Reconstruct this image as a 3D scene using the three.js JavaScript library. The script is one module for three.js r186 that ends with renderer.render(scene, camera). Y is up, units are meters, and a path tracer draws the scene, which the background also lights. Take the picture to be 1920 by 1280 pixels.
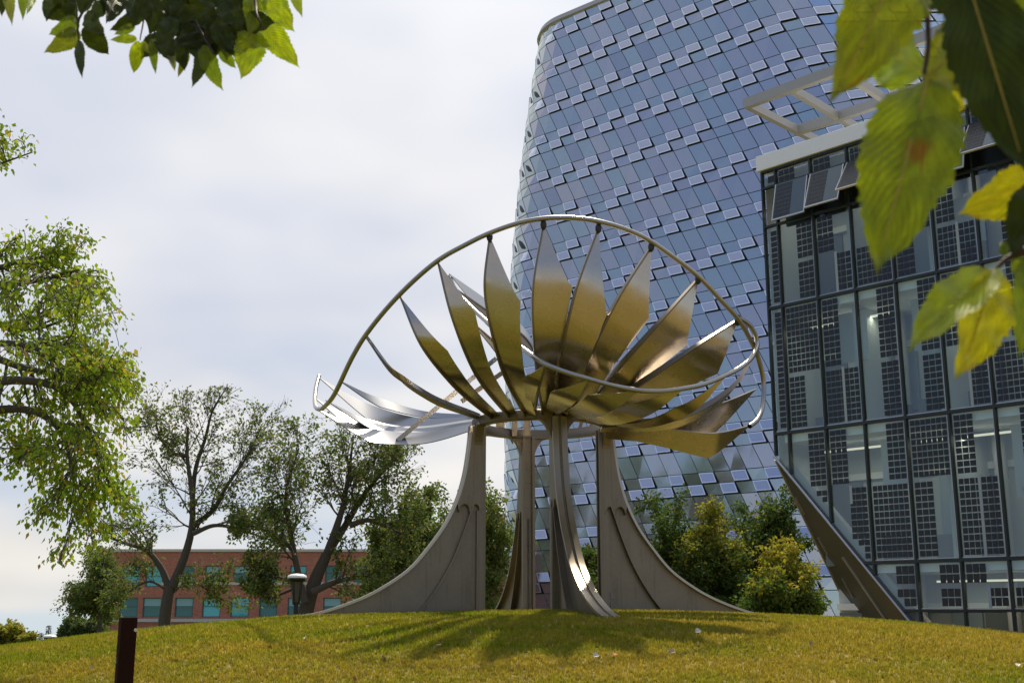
import * as THREE from 'three';
import { mergeGeometries } from 'three/addons/utils/BufferGeometryUtils.js';
import { RoundedBoxGeometry } from 'three/addons/geometries/RoundedBoxGeometry.js';
import { RectAreaLightUniformsLib } from 'three/addons/lights/RectAreaLightUniformsLib.js';
import { ImprovedNoise } from 'three/addons/math/ImprovedNoise.js';

// ------------------------------------------------------------------ camera, sky, sun, exposure
const scene = new THREE.Scene();
const FPX = 2200, TANP = 506 / 2200, PITCH = Math.atan(TANP);
const camera = new THREE.PerspectiveCamera(2 * Math.atan(640 / FPX) * 180 / Math.PI, 1.5, 0.05, 2000);
camera.position.set(0, 0, 0);
camera.rotation.set(PITCH, 0, 0);
camera.focus = 24; camera.userData.fStop = 11;
camera.updateMatrixWorld(true);

const noise = new ImprovedNoise();
function fbm(x, y, z, o = 5) { let a = 0, s = 0.5, f = 1; for (let i = 0; i < o; i++) { a += s * noise.noise(x * f, y * f, z * f); s *= 0.5; f *= 2.03; } return a; }
const clamp = (v, a = 0, b = 1) => Math.min(b, Math.max(a, v));
const sstep = (a, b, v) => { const t = clamp((v - a) / (b - a)); return t * t * (3 - 2 * t); };
const mix = (a, b, t) => a + (b - a) * t;

const SUN_EL = 52 * Math.PI / 180, SUN_AZ = 9 * Math.PI / 180;
const sunDir = new THREE.Vector3(Math.sin(SUN_AZ) * Math.cos(SUN_EL), Math.sin(SUN_EL), -Math.cos(SUN_AZ) * Math.cos(SUN_EL));
{
  const W = 1024, H = 512, data = new Float32Array(W * H * 4), d = new THREE.Vector3();
  for (let j = 0; j < H; j++) for (let i = 0; i < W; i++) {
    const el = ((j + 0.5) / H - 0.5) * Math.PI, az = ((i + 0.5) / W - 0.5) * 2 * Math.PI;
    d.set(Math.cos(el) * Math.cos(az), Math.sin(el), Math.cos(el) * Math.sin(az));
    const k = 1 / (Math.max(d.y, 0) + 0.22), cx = d.x * k, cz = d.z * k;
    const g = Math.max(0, d.dot(sunDir));
    const n1 = fbm(cx * 0.62 + 3.1, cz * 0.62 + 1.7, 0.5, 5), n2 = fbm(cx * 1.6 - 4, cz * 1.6 + 9, 2.5, 4);
    const cover = sstep(-0.55, 0.55, n1 * 1.9 + 0.7 * n2 + 0.55 * g - 0.33);
    const near = Math.pow(g, 2.5);
    const hor = 1 - sstep(0, 0.30, d.y);
    const blue = [0, 1, 2].map(q => mix(mix([0.13, 0.21, 0.42][q], [0.50, 0.545, 0.65][q], Math.pow(g, 0.9)), [0.46, 0.55, 0.62][q], hor * 0.6));
    const wb = 0.40 + 0.40 * Math.pow(g, 0.8) + 0.9 * Math.pow(g, 24);
    const grey = mix(0.94, 1.03, sstep(-0.3, 0.4, n2));
    const white = [wb * grey * mix(1, 1.02, hor), wb * grey * 0.985, wb * mix(0.985, 0.93, hor) * grey];
    let c = [0, 1, 2].map(q => mix(blue[q], white[q], cover));
    if (d.y < 0) c = [0.50, 0.565, 0.60];
    const o = (j * W + i) * 4; data[o] = c[0]; data[o + 1] = c[1]; data[o + 2] = c[2]; data[o + 3] = 1;
  }
  const sky = new THREE.DataTexture(data, W, H, THREE.RGBAFormat, THREE.FloatType);
  sky.mapping = THREE.EquirectangularReflectionMapping; sky.magFilter = sky.minFilter = THREE.LinearFilter; sky.wrapS = THREE.RepeatWrapping; sky.needsUpdate = true;
  scene.background = sky; scene.environment = sky;
}
const sun = new THREE.DirectionalLight(0xfff0d8, 5);
sun.position.copy(sunDir).multiplyScalar(150).add(new THREE.Vector3(0, 0, -40));
sun.target.position.set(0, 0, -40); sun.castShadow = true; sun.shadow.radius = 3;
sun.shadow.mapSize.set(4096, 4096);
Object.assign(sun.shadow.camera, { left: -70, right: 70, top: 70, bottom: -70, near: 10, far: 400 });
scene.add(sun, sun.target);
const EXPOSURE = 1.3;

// ------------------------------------------------------------------ helpers
function rng(seed) { let a = seed >>> 0; return () => { a = (a + 0x6D2B79F5) >>> 0; let t = Math.imul(a ^ (a >>> 15), 1 | a); t = (t + Math.imul(t ^ (t >>> 7), 61 | t)) ^ t; return ((t ^ (t >>> 14)) >>> 0) / 4294967296; }; }
const V = (x, y, z) => new THREE.Vector3(x, y, z);
const CP = Math.cos(PITCH), SP = Math.sin(PITCH);
function ray(px, py) { const X = (px - 960) / FPX, Y = (640 - py) / FPX; return V(X, Y * CP + SP, -(CP - Y * SP)); }   // a sight line of the survey
function at(px, py, depth) { const d = ray(px, py); return d.multiplyScalar(depth / -d.z); }
function project(p) { const y = p.y * CP + p.z * SP, z = -(p.z * CP - p.y * SP); return [960 + FPX * p.x / z, 640 - FPX * y / z]; }
const AXIS = V(0.636, 0, -25);
function atR(px, py, r, far = false) {           // where a sight line meets the cylinder of radius r round the sculpture's axis
  const d = ray(px, py), a = d.x * d.x + d.z * d.z, b = -2 * (d.x * AXIS.x + d.z * AXIS.z), c = AXIS.x ** 2 + AXIS.z ** 2 - r * r;
  const D = b * b - 4 * a * c, k = D < 0 ? -b / (2 * a) : (-b + (far ? 1 : -1) * Math.sqrt(D)) / (2 * a);
  return d.multiplyScalar(k);
}
const used = new Map();
function numbered(n) { const k = used.get(n) || 0; used.set(n, k + 1); return k ? `${n}_${String(k).padStart(3, '0')}` : n; }
const baseOf = new Map();
function tag(o, label, category, group, kind) { if (label) o.userData.label = label; if (category) o.userData.category = category; if (group) o.userData.group = group; if (kind) o.userData.kind = kind; return o; }
function thing(name, label, category, pos = V(0, 0, 0), group) {
  const o = new THREE.Group(); o.name = numbered(name); o.position.copy(pos); scene.add(o); baseOf.set(o, pos.clone());
  return tag(o, label, category, group);
}
function part(name, geo, m, parent, opt = {}) {   // geometry in world metres, moved to its thing's base
  const b = baseOf.get(parent), g = geo; if (b) g.translate(-b.x, -b.y, -b.z);
  const o = new THREE.Mesh(g, m); o.name = name; o.castShadow = o.receiveShadow = true;
  parent.add(o); baseOf.set(o, b);
  if (opt.label) o.userData.label = opt.label; if (opt.kind) o.userData.kind = opt.kind;
  return o;
}
function single(name, geo, m, label, category, group, kind) {
  const o = new THREE.Mesh(geo, m); o.name = numbered(name); o.castShadow = o.receiveShadow = true; scene.add(o);
  return tag(o, label, category, group, kind);
}
function std(c, roughness = 0.8, metalness = 0, extra = {}) { const m = new THREE.MeshStandardMaterial({ roughness, metalness, ...extra }); if (c) m.color.setRGB(...c); return m; }
function phys(c, o = {}) { const m = new THREE.MeshPhysicalMaterial(o); if (c) m.color.setRGB(...c); return m; }
function fromArrays(pos, idx, uv, col) {
  const g = new THREE.BufferGeometry(); g.setAttribute('position', new THREE.Float32BufferAttribute(pos, 3));
  if (uv) g.setAttribute('uv', new THREE.Float32BufferAttribute(uv, 2));
  if (col) g.setAttribute('color', new THREE.Float32BufferAttribute(col, 3));
  if (idx) g.setIndex(idx); g.computeVertexNormals(); return g;
}
function merge(l) { const a = l.map(g => { let q = g.index ? g.toNonIndexed() : g; if (!q.attributes.uv) q.setAttribute('uv', new THREE.Float32BufferAttribute(new Float32Array(q.attributes.position.count * 2), 2)); return q; }); return mergeGeometries(a, false); }
function box(w, h, d, x = 0, y = 0, z = 0, bev = 0) { const g = bev ? new RoundedBoxGeometry(w, h, d, 1, bev) : new THREE.BoxGeometry(w, h, d); return g.translate(x, y, z); }
// box spanning two points, with given cross-section; up gives the direction of its height
function bar(a, b, w, h, up = V(0, 1, 0)) {
  const d = b.clone().sub(a), L = d.length(); d.normalize();
  const side = new THREE.Vector3().crossVectors(up, d).normalize(), u = new THREE.Vector3().crossVectors(d, side).normalize();
  const g = new THREE.BoxGeometry(w, h, L), m = new THREE.Matrix4().makeBasis(side, u, d);
  g.applyMatrix4(m); const c = a.clone().add(b).multiplyScalar(0.5); return g.translate(c.x, c.y, c.z);
}
function tube(pts, radii, seg = 7) {
  const pos = [], uv = [], idx = [], n = pts.length; let side = null, len = 0;
  for (let i = 0; i < n; i++) {
    const t = pts[Math.min(n - 1, i + 1)].clone().sub(pts[Math.max(0, i - 1)]).normalize();
    if (!side) side = Math.abs(t.y) < 0.9 ? V(0, 1, 0).cross(t) : V(1, 0, 0).cross(t);
    side.sub(t.clone().multiplyScalar(side.dot(t))).normalize();
    const up = t.clone().cross(side); if (i) len += pts[i].distanceTo(pts[i - 1]);
    for (let k = 0; k <= seg; k++) { const a = k / seg * 2 * Math.PI, c = Math.cos(a) * radii[i], s = Math.sin(a) * radii[i];
      pos.push(pts[i].x + side.x * c + up.x * s, pts[i].y + side.y * c + up.y * s, pts[i].z + side.z * c + up.z * s); uv.push(k / seg, len); }
    if (i) for (let k = 0; k < seg; k++) { const a = (i - 1) * (seg + 1) + k, b = i * (seg + 1) + k; idx.push(a, b, a + 1, b, b + 1, a + 1); }
  }
  return fromArrays(pos, idx, uv);
}
// closed sheet between two rails, thick along its normal
function sheet(rail0, rail1, thick, cols = 6) {
  const n = rail0.length, pos = [], uv = [], idx = [], P = [];
  let L = 0;
  for (let i = 0; i < n; i++) { if (i) L += rail0[i].distanceTo(rail0[i - 1]); const row = []; for (let k = 0; k <= cols; k++) row.push(rail0[i].clone().lerp(rail1[i], k / cols)); row.L = L; row.w = rail0[i].distanceTo(rail1[i]); P.push(row); }
  const nor = (i, k) => { const a = P[Math.min(n - 1, i + 1)][k].clone().sub(P[Math.max(0, i - 1)][k]), b = P[i][cols].clone().sub(P[i][0]); if (b.lengthSq() < 1e-8) b.copy(P[Math.max(0, i - 2)][cols]).sub(P[Math.max(0, i - 2)][0]); return a.cross(b).normalize(); };
  for (const s of [1, -1]) for (let i = 0; i < n; i++) for (let k = 0; k <= cols; k++) { const q = P[i][k].clone().addScaledVector(nor(i, k), s * thick / 2); pos.push(q.x, q.y, q.z); uv.push(k / cols * P[i].w, P[i].L); }
  const st = n * (cols + 1), id = (s, i, k) => s * st + i * (cols + 1) + k;
  for (let i = 0; i < n - 1; i++) for (let k = 0; k < cols; k++) { idx.push(id(0, i, k), id(0, i + 1, k), id(0, i, k + 1), id(0, i + 1, k), id(0, i + 1, k + 1), id(0, i, k + 1)); idx.push(id(1, i, k), id(1, i, k + 1), id(1, i + 1, k), id(1, i + 1, k), id(1, i, k + 1), id(1, i + 1, k + 1)); }
  const g = fromArrays(pos, idx, uv);
  const ep = [], eu = [], ei = [];   // rim with its own normals
  const edge = (list) => { for (let q = 0; q < list.length - 1; q++) { const o = ep.length / 3; for (const [i, k] of [list[q], list[q + 1]]) for (const s of [0, 1]) { const v = id(s, i, k); ep.push(pos[v * 3], pos[v * 3 + 1], pos[v * 3 + 2]); eu.push(s * thick, P[i].L); } ei.push(o, o + 1, o + 2, o + 1, o + 3, o + 2); } };
  edge([...Array(n)].map((_, i) => [i, 0])); edge([...Array(n)].map((_, i) => [i, cols])); edge([...Array(cols + 1)].map((_, k) => [0, k]));
  return merge([g, fromArrays(ep, ei, eu)]);
}
function curvePts(ctrl, n, tension = 'centripetal') { return new THREE.CatmullRomCurve3(ctrl, false, tension).getPoints(n - 1); }
function tex(w, h, fn, srgb = false) {
  const d = new Uint8Array(w * h * 4);
  for (let j = 0; j < h; j++) for (let i = 0; i < w; i++) { const c = fn(i / w, j / h, i, j), o = (j * w + i) * 4; for (let q = 0; q < 3; q++) { let v = clamp(c[q]); if (srgb) v = v <= 0.0031308 ? v * 12.92 : 1.055 * Math.pow(v, 1 / 2.4) - 0.055; d[o + q] = v * 255; } d[o + 3] = 255; }
  const t = new THREE.DataTexture(d, w, h); t.wrapS = t.wrapT = THREE.RepeatWrapping; t.magFilter = THREE.LinearFilter; t.minFilter = THREE.LinearMipmapLinearFilter; t.generateMipmaps = true; if (srgb) t.colorSpace = THREE.SRGBColorSpace; t.needsUpdate = true; return t;
}
// periodic noise for tiling textures
function tnoise(u, v, f, seed = 0) { const a = u * 2 * Math.PI, b = v * 2 * Math.PI, r = f / (2 * Math.PI); return noise.noise(Math.cos(a) * r + seed, Math.sin(a) * r + Math.cos(b) * r * 0.7, Math.sin(b) * r + seed * 1.7); }

// ------------------------------------------------------------------ terrain
const HILL = V(0.9, 0, -25);
function groundY(x, z) {
  const r = Math.hypot(x - HILL.x, z - HILL.z);
  const dome = -1.8 * (1 - Math.exp(-Math.pow(r / 14.3, 2.8)));
  const q = Math.hypot(x, z + 25), fall = -5 * sstep(30, 170, q) - 34 * sstep(140, 650, q);
  return dome + fall + 0.03 * noise.noise(x * 0.35, 1.3, z * 0.35) + 0.012 * noise.noise(x * 1.7, 7.3, z * 1.7) - 0.03;
}
// patchiness of the lawn: 0 straw, 1 green
function lawn(x, z) { return clamp(0.5 + 1.35 * fbm(x * 0.16 + 5, 0.2, z * 0.30 + 2, 4) + 0.45 * noise.noise(x * 1.1, 4.4, z * 1.1) + 0.25 * noise.noise(x * 3.7, 8.4, z * 3.7) - 0.035 * x); }
{
  const pos = [], col = [], idx = [], NA = 220, rad = []; let r = 0.4;
  while (r < 900) { rad.push(r); r *= r < 40 ? 1.028 : 1.12; }
  pos.push(HILL.x, groundY(HILL.x, HILL.z), HILL.z); col.push(0.09, 0.08, 0.012);
  for (const q of rad) for (let a = 0; a < NA; a++) {
    const x = HILL.x + q * Math.sin(a / NA * 2 * Math.PI), z = HILL.z + q * Math.cos(a / NA * 2 * Math.PI);
    pos.push(x, groundY(x, z), z); const g = lawn(x, z), n = 0.8 + 0.4 * noise.noise(x * 5, 2, z * 5);
    col.push(mix(0.22, 0.13, g) * n, mix(0.165, 0.135, g) * n, mix(0.028, 0.012, g) * n);
  }
  for (let a = 0; a < NA; a++) idx.push(0, 1 + a, 1 + (a + 1) % NA);
  for (let i = 0; i < rad.length - 1; i++) for (let a = 0; a < NA; a++) { const p = 1 + i * NA + a, q = 1 + i * NA + (a + 1) % NA; idx.push(p, p + NA, q, q, p + NA, q + NA); }
  single('ground', fromArrays(pos, idx, null, col), std(null, 0.95, 0, { vertexColors: true }), null, null, null, 'structure');
}
{ // lawn blades
  const R = rng(7), bl = [], cnt = 6;
  for (let b = 0; b < cnt; b++) { const a = R() * 6.28, lean = 0.2 + 0.9 * R(), h = 0.6 + 0.5 * R(), ox = (R() - 0.5) * 0.9, oz = (R() - 0.5) * 0.9, w = 0.10, ca = Math.cos(a), sa = Math.sin(a), l = lean * h * 0.6;
    bl.push([[ox - sa * w, 0, oz + ca * w], [ox + sa * w, 0, oz - ca * w], [ox + ca * l * 0.4 - sa * w * 0.8, h * 0.6, oz + sa * l * 0.4 + ca * w * 0.8], [ox + ca * l * 0.4 + sa * w * 0.8, h * 0.6, oz + sa * l * 0.4 - ca * w * 0.8], [ox + ca * l, h, oz + sa * l]]); }
  const pos = [], idx = []; for (const q of bl) { const o = pos.length / 3; q.forEach(p => pos.push(...p)); idx.push(o, o + 1, o + 2, o + 1, o + 3, o + 2, o + 2, o + 3, o + 4); }
  const geo = fromArrays(pos, idx), mat = phys([1, 1, 1], { roughness: 0.9, specularIntensity: 0.2, transmission: 0.45, thickness: 0, side: THREE.DoubleSide });
  const N = 230000, im = new THREE.InstancedMesh(geo, mat, N), M = new THREE.Matrix4(), Q = new THREE.Quaternion(), C = new THREE.Color(); let n = 0, guard = 0;
  while (n < N && guard++ < 4e6) {
    const d = 7.5 + 22 * Math.pow(R(), 1.25), t = (R() - 0.5) * 1.05, x = t * d, z = -d;
    const p = V(x, groundY(x, z), z);
    const s = (0.030 + 0.030 * R()) * (d > 16 ? 1.2 : 1);
    Q.setFromAxisAngle(V(0, 1, 0), R() * 6.28); M.compose(p.setY(p.y - 0.004), Q, V(s, s * (0.7 + 0.6 * R()), s)); im.setMatrixAt(n, M);
    const g = clamp(lawn(x, z) + (R() - 0.5) * 0.5), v = 0.75 + 0.5 * R();
    if (R() < 0.05) C.setRGB(0.46 * v, 0.38 * v, 0.13 * v); else C.setRGB(mix(0.39, 0.225, g) * v, mix(0.305, 0.265, g) * v, mix(0.036, 0.010, g) * v);
    im.setColorAt(n++, C);
  }
  im.name = 'grass'; im.castShadow = im.receiveShadow = true; scene.add(im);
  tag(im, 'short yellowing lawn grass covering the mound under the sculpture', 'grass', null, 'stuff');
}

// ------------------------------------------------------------------ glass office tower
const glassTints = [[0.53, 0.535, 0.55], [0.57, 0.54, 0.56], [0.50, 0.545, 0.55], [0.61, 0.58, 0.57], [0.52, 0.585, 0.56], [0.46, 0.47, 0.51]];
const towerGlass = glassTints.map((c, i) => phys(c, { metalness: 0.75, roughness: 0.05 + 0.012 * i, clearcoat: 0.6, clearcoatRoughness: 0.03 }));
const cornerGlass = [[0.50, 0.56, 0.54], [0.46, 0.53, 0.52]].map(c => phys(c, { metalness: 0.7, roughness: 0.06, clearcoat: 0.5 }));
const blueGlass = phys([0.42, 0.54, 0.68], { metalness: 0.8, roughness: 0.05 });
const darkJoint = std([0.012, 0.014, 0.02], 0.5);
const hatchFrame = std([0.95, 0.95, 0.95], 0.30, 0.85);
const hatchGlass = phys([0.57, 0.565, 0.60], { metalness: 0.85, roughness: 0.12 });
{
  const t = thing('office_tower', 'tall curved glass office tower of slanted panes and small tilted hatches behind the sculpture', 'tower', V(1.3, -6, -120));
  const DR = V(0.750, 0, 0.661).normalize(), NN = V(-DR.z, 0, DR.x), RA = 6, S0 = V(1.27, 0, -120), KS = 0.47, W = 1.66, A1 = 54.2, TOP = 62.6;
  const off = h => 5 * Math.pow(Math.max(0, (h - 15) / 47), 2.2);
  const D2 = V(0.97, 0, 0.0).normalize();
  function surf(a, h, out = 0) {
    const o = off(h), aR = A1 - KS * h;
    if (a < o) { const f = Math.min((o - a) / RA, 2.6), S = S0.clone().addScaledVector(DR, o); const c = S.clone().addScaledVector(NN, -RA); const nn = NN.clone().multiplyScalar(Math.cos(f)).addScaledVector(DR, -Math.sin(f)); return c.addScaledVector(nn, RA + out).setY(h); }
    if (a > aR) { const e = a - aR, b = 9.0, q = S0.clone().addScaledVector(DR, aR); if (e < b) { const f = e / b, dd = DR.clone().lerp(D2, f * 0.5).normalize(); q.addScaledVector(dd, e); } else { const dd = DR.clone().lerp(D2, 0.5).normalize(); q.addScaledVector(dd, b).addScaledVector(D2, e - b); } return q.addScaledVector(NN, out).setY(h); }
    return S0.clone().addScaledVector(DR, a).addScaledVector(NN, out).setY(h);
  }
  const FH = 4.2, H0 = -6.7, cells = [], hatches = [], R = rng(11);
  // a pane: thin tray with bevelled edge, corners (a,h) given on the slanted lattice
  function tray(P, out0, out1, lift = 0) {   // P: four world points (bl, br, tr, tl)
    const n = P[1].clone().sub(P[0]).cross(P[3].clone().sub(P[0])).normalize(); if (n.dot(P[0]) > 0) n.negate();
    const F = P.map((p, i) => p.clone().addScaledVector(n, out1 + (i < 2 ? lift : 0))), B = P.map(p => p.clone().addScaledVector(n, out0)), pos = [];
    const quad = (a, b, c, d) => { for (const q of [a, b, c, a, c, d]) pos.push(q.x, q.y, q.z); };
    quad(F[0], F[1], F[2], F[3]); for (let i = 0; i < 4; i++) quad(B[i], B[(i + 1) % 4], F[(i + 1) % 4], F[i]);
    return fromArrays(pos);
  }
  function cellPts(i, h0, h1, g, jit = 0) { const c = (a, h) => surf(a, h); const x0 = i * W, x1 = (i + 1) * W; const P = [c(x0 - KS * h0 + g, h0 + g), c(x1 - KS * h0 - g, h0 + g), c(x1 - KS * h1 - g, h1 - g), c(x0 - KS * h1 + g, h1 - g)];
    if (jit) { const j = () => (R() - 0.5) * jit; const n = NN; P.forEach(p => p.addScaledVector(n, j())); } return P; }
  const floors = Math.ceil((TOP - H0) / FH);
  for (let f = 0; f < floors; f++) {
    const y0 = H0 + f * FH, rows = [[y0, y0 + FH * 0.25, 'b'], [y0 + FH * 0.25, y0 + FH * 0.5, 'a'], [y0 + FH * 0.5, y0 + FH, 't']];
    for (const [h0, h1r, k] of rows) {
      const h1 = Math.min(h1r, TOP); if (h1 - h0 < 0.3) continue;
      const iMin = Math.floor((-11 + off(h0) + KS * h0) / W), iMax = Math.ceil((66 - KS * h0 + KS * h0 + 14) / W);
      for (let i = iMin; i < iMax; i++) {
        const am = (i + 0.5) * W - KS * (h0 + h1) / 2; if (am > 62) continue;
        const zone = am < off(h0) - 1.5 ? 'corner' : am > A1 - KS * (h0 + h1) / 2 + 5 ? 'blue' : 'main';
        const hatch = k !== 't' && zone !== 'corner' && ((i + f * 3) % 2 === 0) === (k === 'a') && !(zone === 'corner' && R() < 0.35);
        const P = cellPts(i, h0, h1, 0.034, zone === 'corner' ? 0.05 : 0.034), pr = P.map(project);
        const area = Math.abs((pr[2][0] - pr[0][0]) * (pr[3][1] - pr[1][1]) - (pr[3][0] - pr[1][0]) * (pr[2][1] - pr[0][1])) / 2;
        const vis = pr.some(q => q[0] > 930 && q[0] < 1600 && q[1] > -20 && q[1] < 1150) && !(pr[0][0] > 1440 && pr[0][1] > 330);
        if (hatch && R() < 0.94) hatches.push({ i, h0, h1, area: vis ? area : 0, open: R() });
        else for (const PP of zone === 'corner' && k === 't' ? [[P[0], P[1], P[3], P[3]].map((p, q, l) => p.clone().lerp(l[0].clone().add(l[1]).add(l[2]).divideScalar(3), 0.05)), [P[1], P[2], P[3], P[3]].map((p, q, l) => p.clone().lerp(l[0].clone().add(l[1]).add(l[2]).divideScalar(3), 0.05).addScaledVector(NN, q === 1 ? 0.10 : 0))] : [P]) cells.push({ P: PP, zone, k, area: vis ? area : 0, m: zone === 'blue' ? blueGlass : zone === 'corner' ? cornerGlass[(R() * 2) | 0] : towerGlass[(clamp(0.5 + 0.9 * fbm(am * 0.12, h0 * 0.13, 3.3, 3) + (R() - 0.5) * 0.5) * 5.99) | 0] });
      }
    }
  }
  cells.sort((a, b) => b.area - a.area); hatches.sort((a, b) => b.area - a.area);
  const rest = new Map(); cells.forEach((c, q) => { const g = tray(c.P, -0.05, 0.02); if (q < 300) part('glass_pane', g, c.m, t); else { if (!rest.has(c.m)) rest.set(c.m, []); rest.get(c.m).push(g); } });
  for (const [m, l] of rest) part('far_glass_panes', merge(l), m, t, { kind: 'stuff' });
  const rf = [], rg = [], rd = [];
  hatches.forEach((c, q) => {
    const cn = (c.i + 0.5) * W - KS * c.h0 < off(c.h0) + 1, LIFT = cn ? 0.05 : 0.15, out = cn ? 0.03 : 0.05 + 0.05 * c.open, g = 0.05, x0 = c.i * W, x1 = x0 + W, hh = c.h1 - c.h0, hb = c.h0 + 0.09 * hh;
    const pt = (a, h, o) => surf(a - KS * h, h, o);
    // the hatch is hung from its top and swings out at the foot
    const O = [pt(x0 + g - 0.02, hb, out + LIFT), pt(x1 - g - 0.07, hb, out + LIFT), pt(x1 - g - 0.07, c.h1 - 0.03, out), pt(x0 + g - 0.02, c.h1 - 0.03, out)];
    const b = 0.06, inn = (u, v) => O[0].clone().lerp(O[1], u).lerp(O[3].clone().lerp(O[2], u), v);
    const I = [inn(b, b * 1.5), inn(1 - b, b * 1.5), inn(1 - b, 1 - b * 1.5), inn(b, 1 - b * 1.5)];
    const fr = tray(O, -0.04, 0), gl = tray(I, -0.03, 0.006), dk = tray(cellPts(c.i, c.h0, c.h1, 0.0), -0.05, -0.03);
    if (q < 300) { const w = part('window_hatch', fr, hatchFrame, t); part('hatch_glass', gl, hatchGlass, w); rd.push(dk); } else { rf.push(fr); rg.push(gl); rd.push(dk); }
  });
  part('far_window_hatches', merge(rf), hatchFrame, t, { kind: 'stuff' }); part('far_hatch_glass', merge(rg), hatchGlass, t, { kind: 'stuff' });
  part('hatch_opening', merge(rd), darkJoint, t, { kind: 'stuff' });
  // dark carcass behind the panes, and the roof edge
  const pos = [], idx = [], NA = 130, NH = 40; for (let j = 0; j <= NH; j++) for (let i = 0; i <= NA; i++) { const h = mix(H0 - 0.5, TOP, j / NH), a = mix(-11 + off(h), 66, i / NA); const p = surf(a, h, -0.09); pos.push(p.x, p.y, p.z); }
  for (let j = 0; j < NH; j++) for (let i = 0; i < NA; i++) { const a = j * (NA + 1) + i; idx.push(a, a + 1, a + NA + 1, a + 1, a + NA + 2, a + NA + 1); }
  part('mullion_grid', fromArrays(pos, idx), darkJoint, t);
  const rim0 = [], rim1 = []; for (let i = 0; i <= 120; i++) { const a = mix(-10 + off(TOP), 62, i / 120); rim0.push(surf(a, TOP, 0.14)); rim1.push(surf(a, TOP + 0.55, 0.02)); }
  part('roof_coping', sheet(rim0, rim1, 0.3, 1), std([0.42, 0.41, 0.42], 0.5), t);
  const rp = []; for (let i = 0; i <= 60; i++) { const a = mix(-11 + off(TOP), 66, i / 60); rp.push(surf(a, TOP + 0.1, -0.2)); }
  { const c = rp[0].clone().add(V(34, 0, -14)), q = [], id = []; q.push(c.x, c.y, c.z); rp.forEach(p => q.push(p.x, p.y, p.z)); for (let i = 1; i < rp.length; i++) id.push(0, i, i + 1); part('roof', fromArrays(q, id), std([0.3, 0.3, 0.3], 0.9), t); }
}

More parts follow.
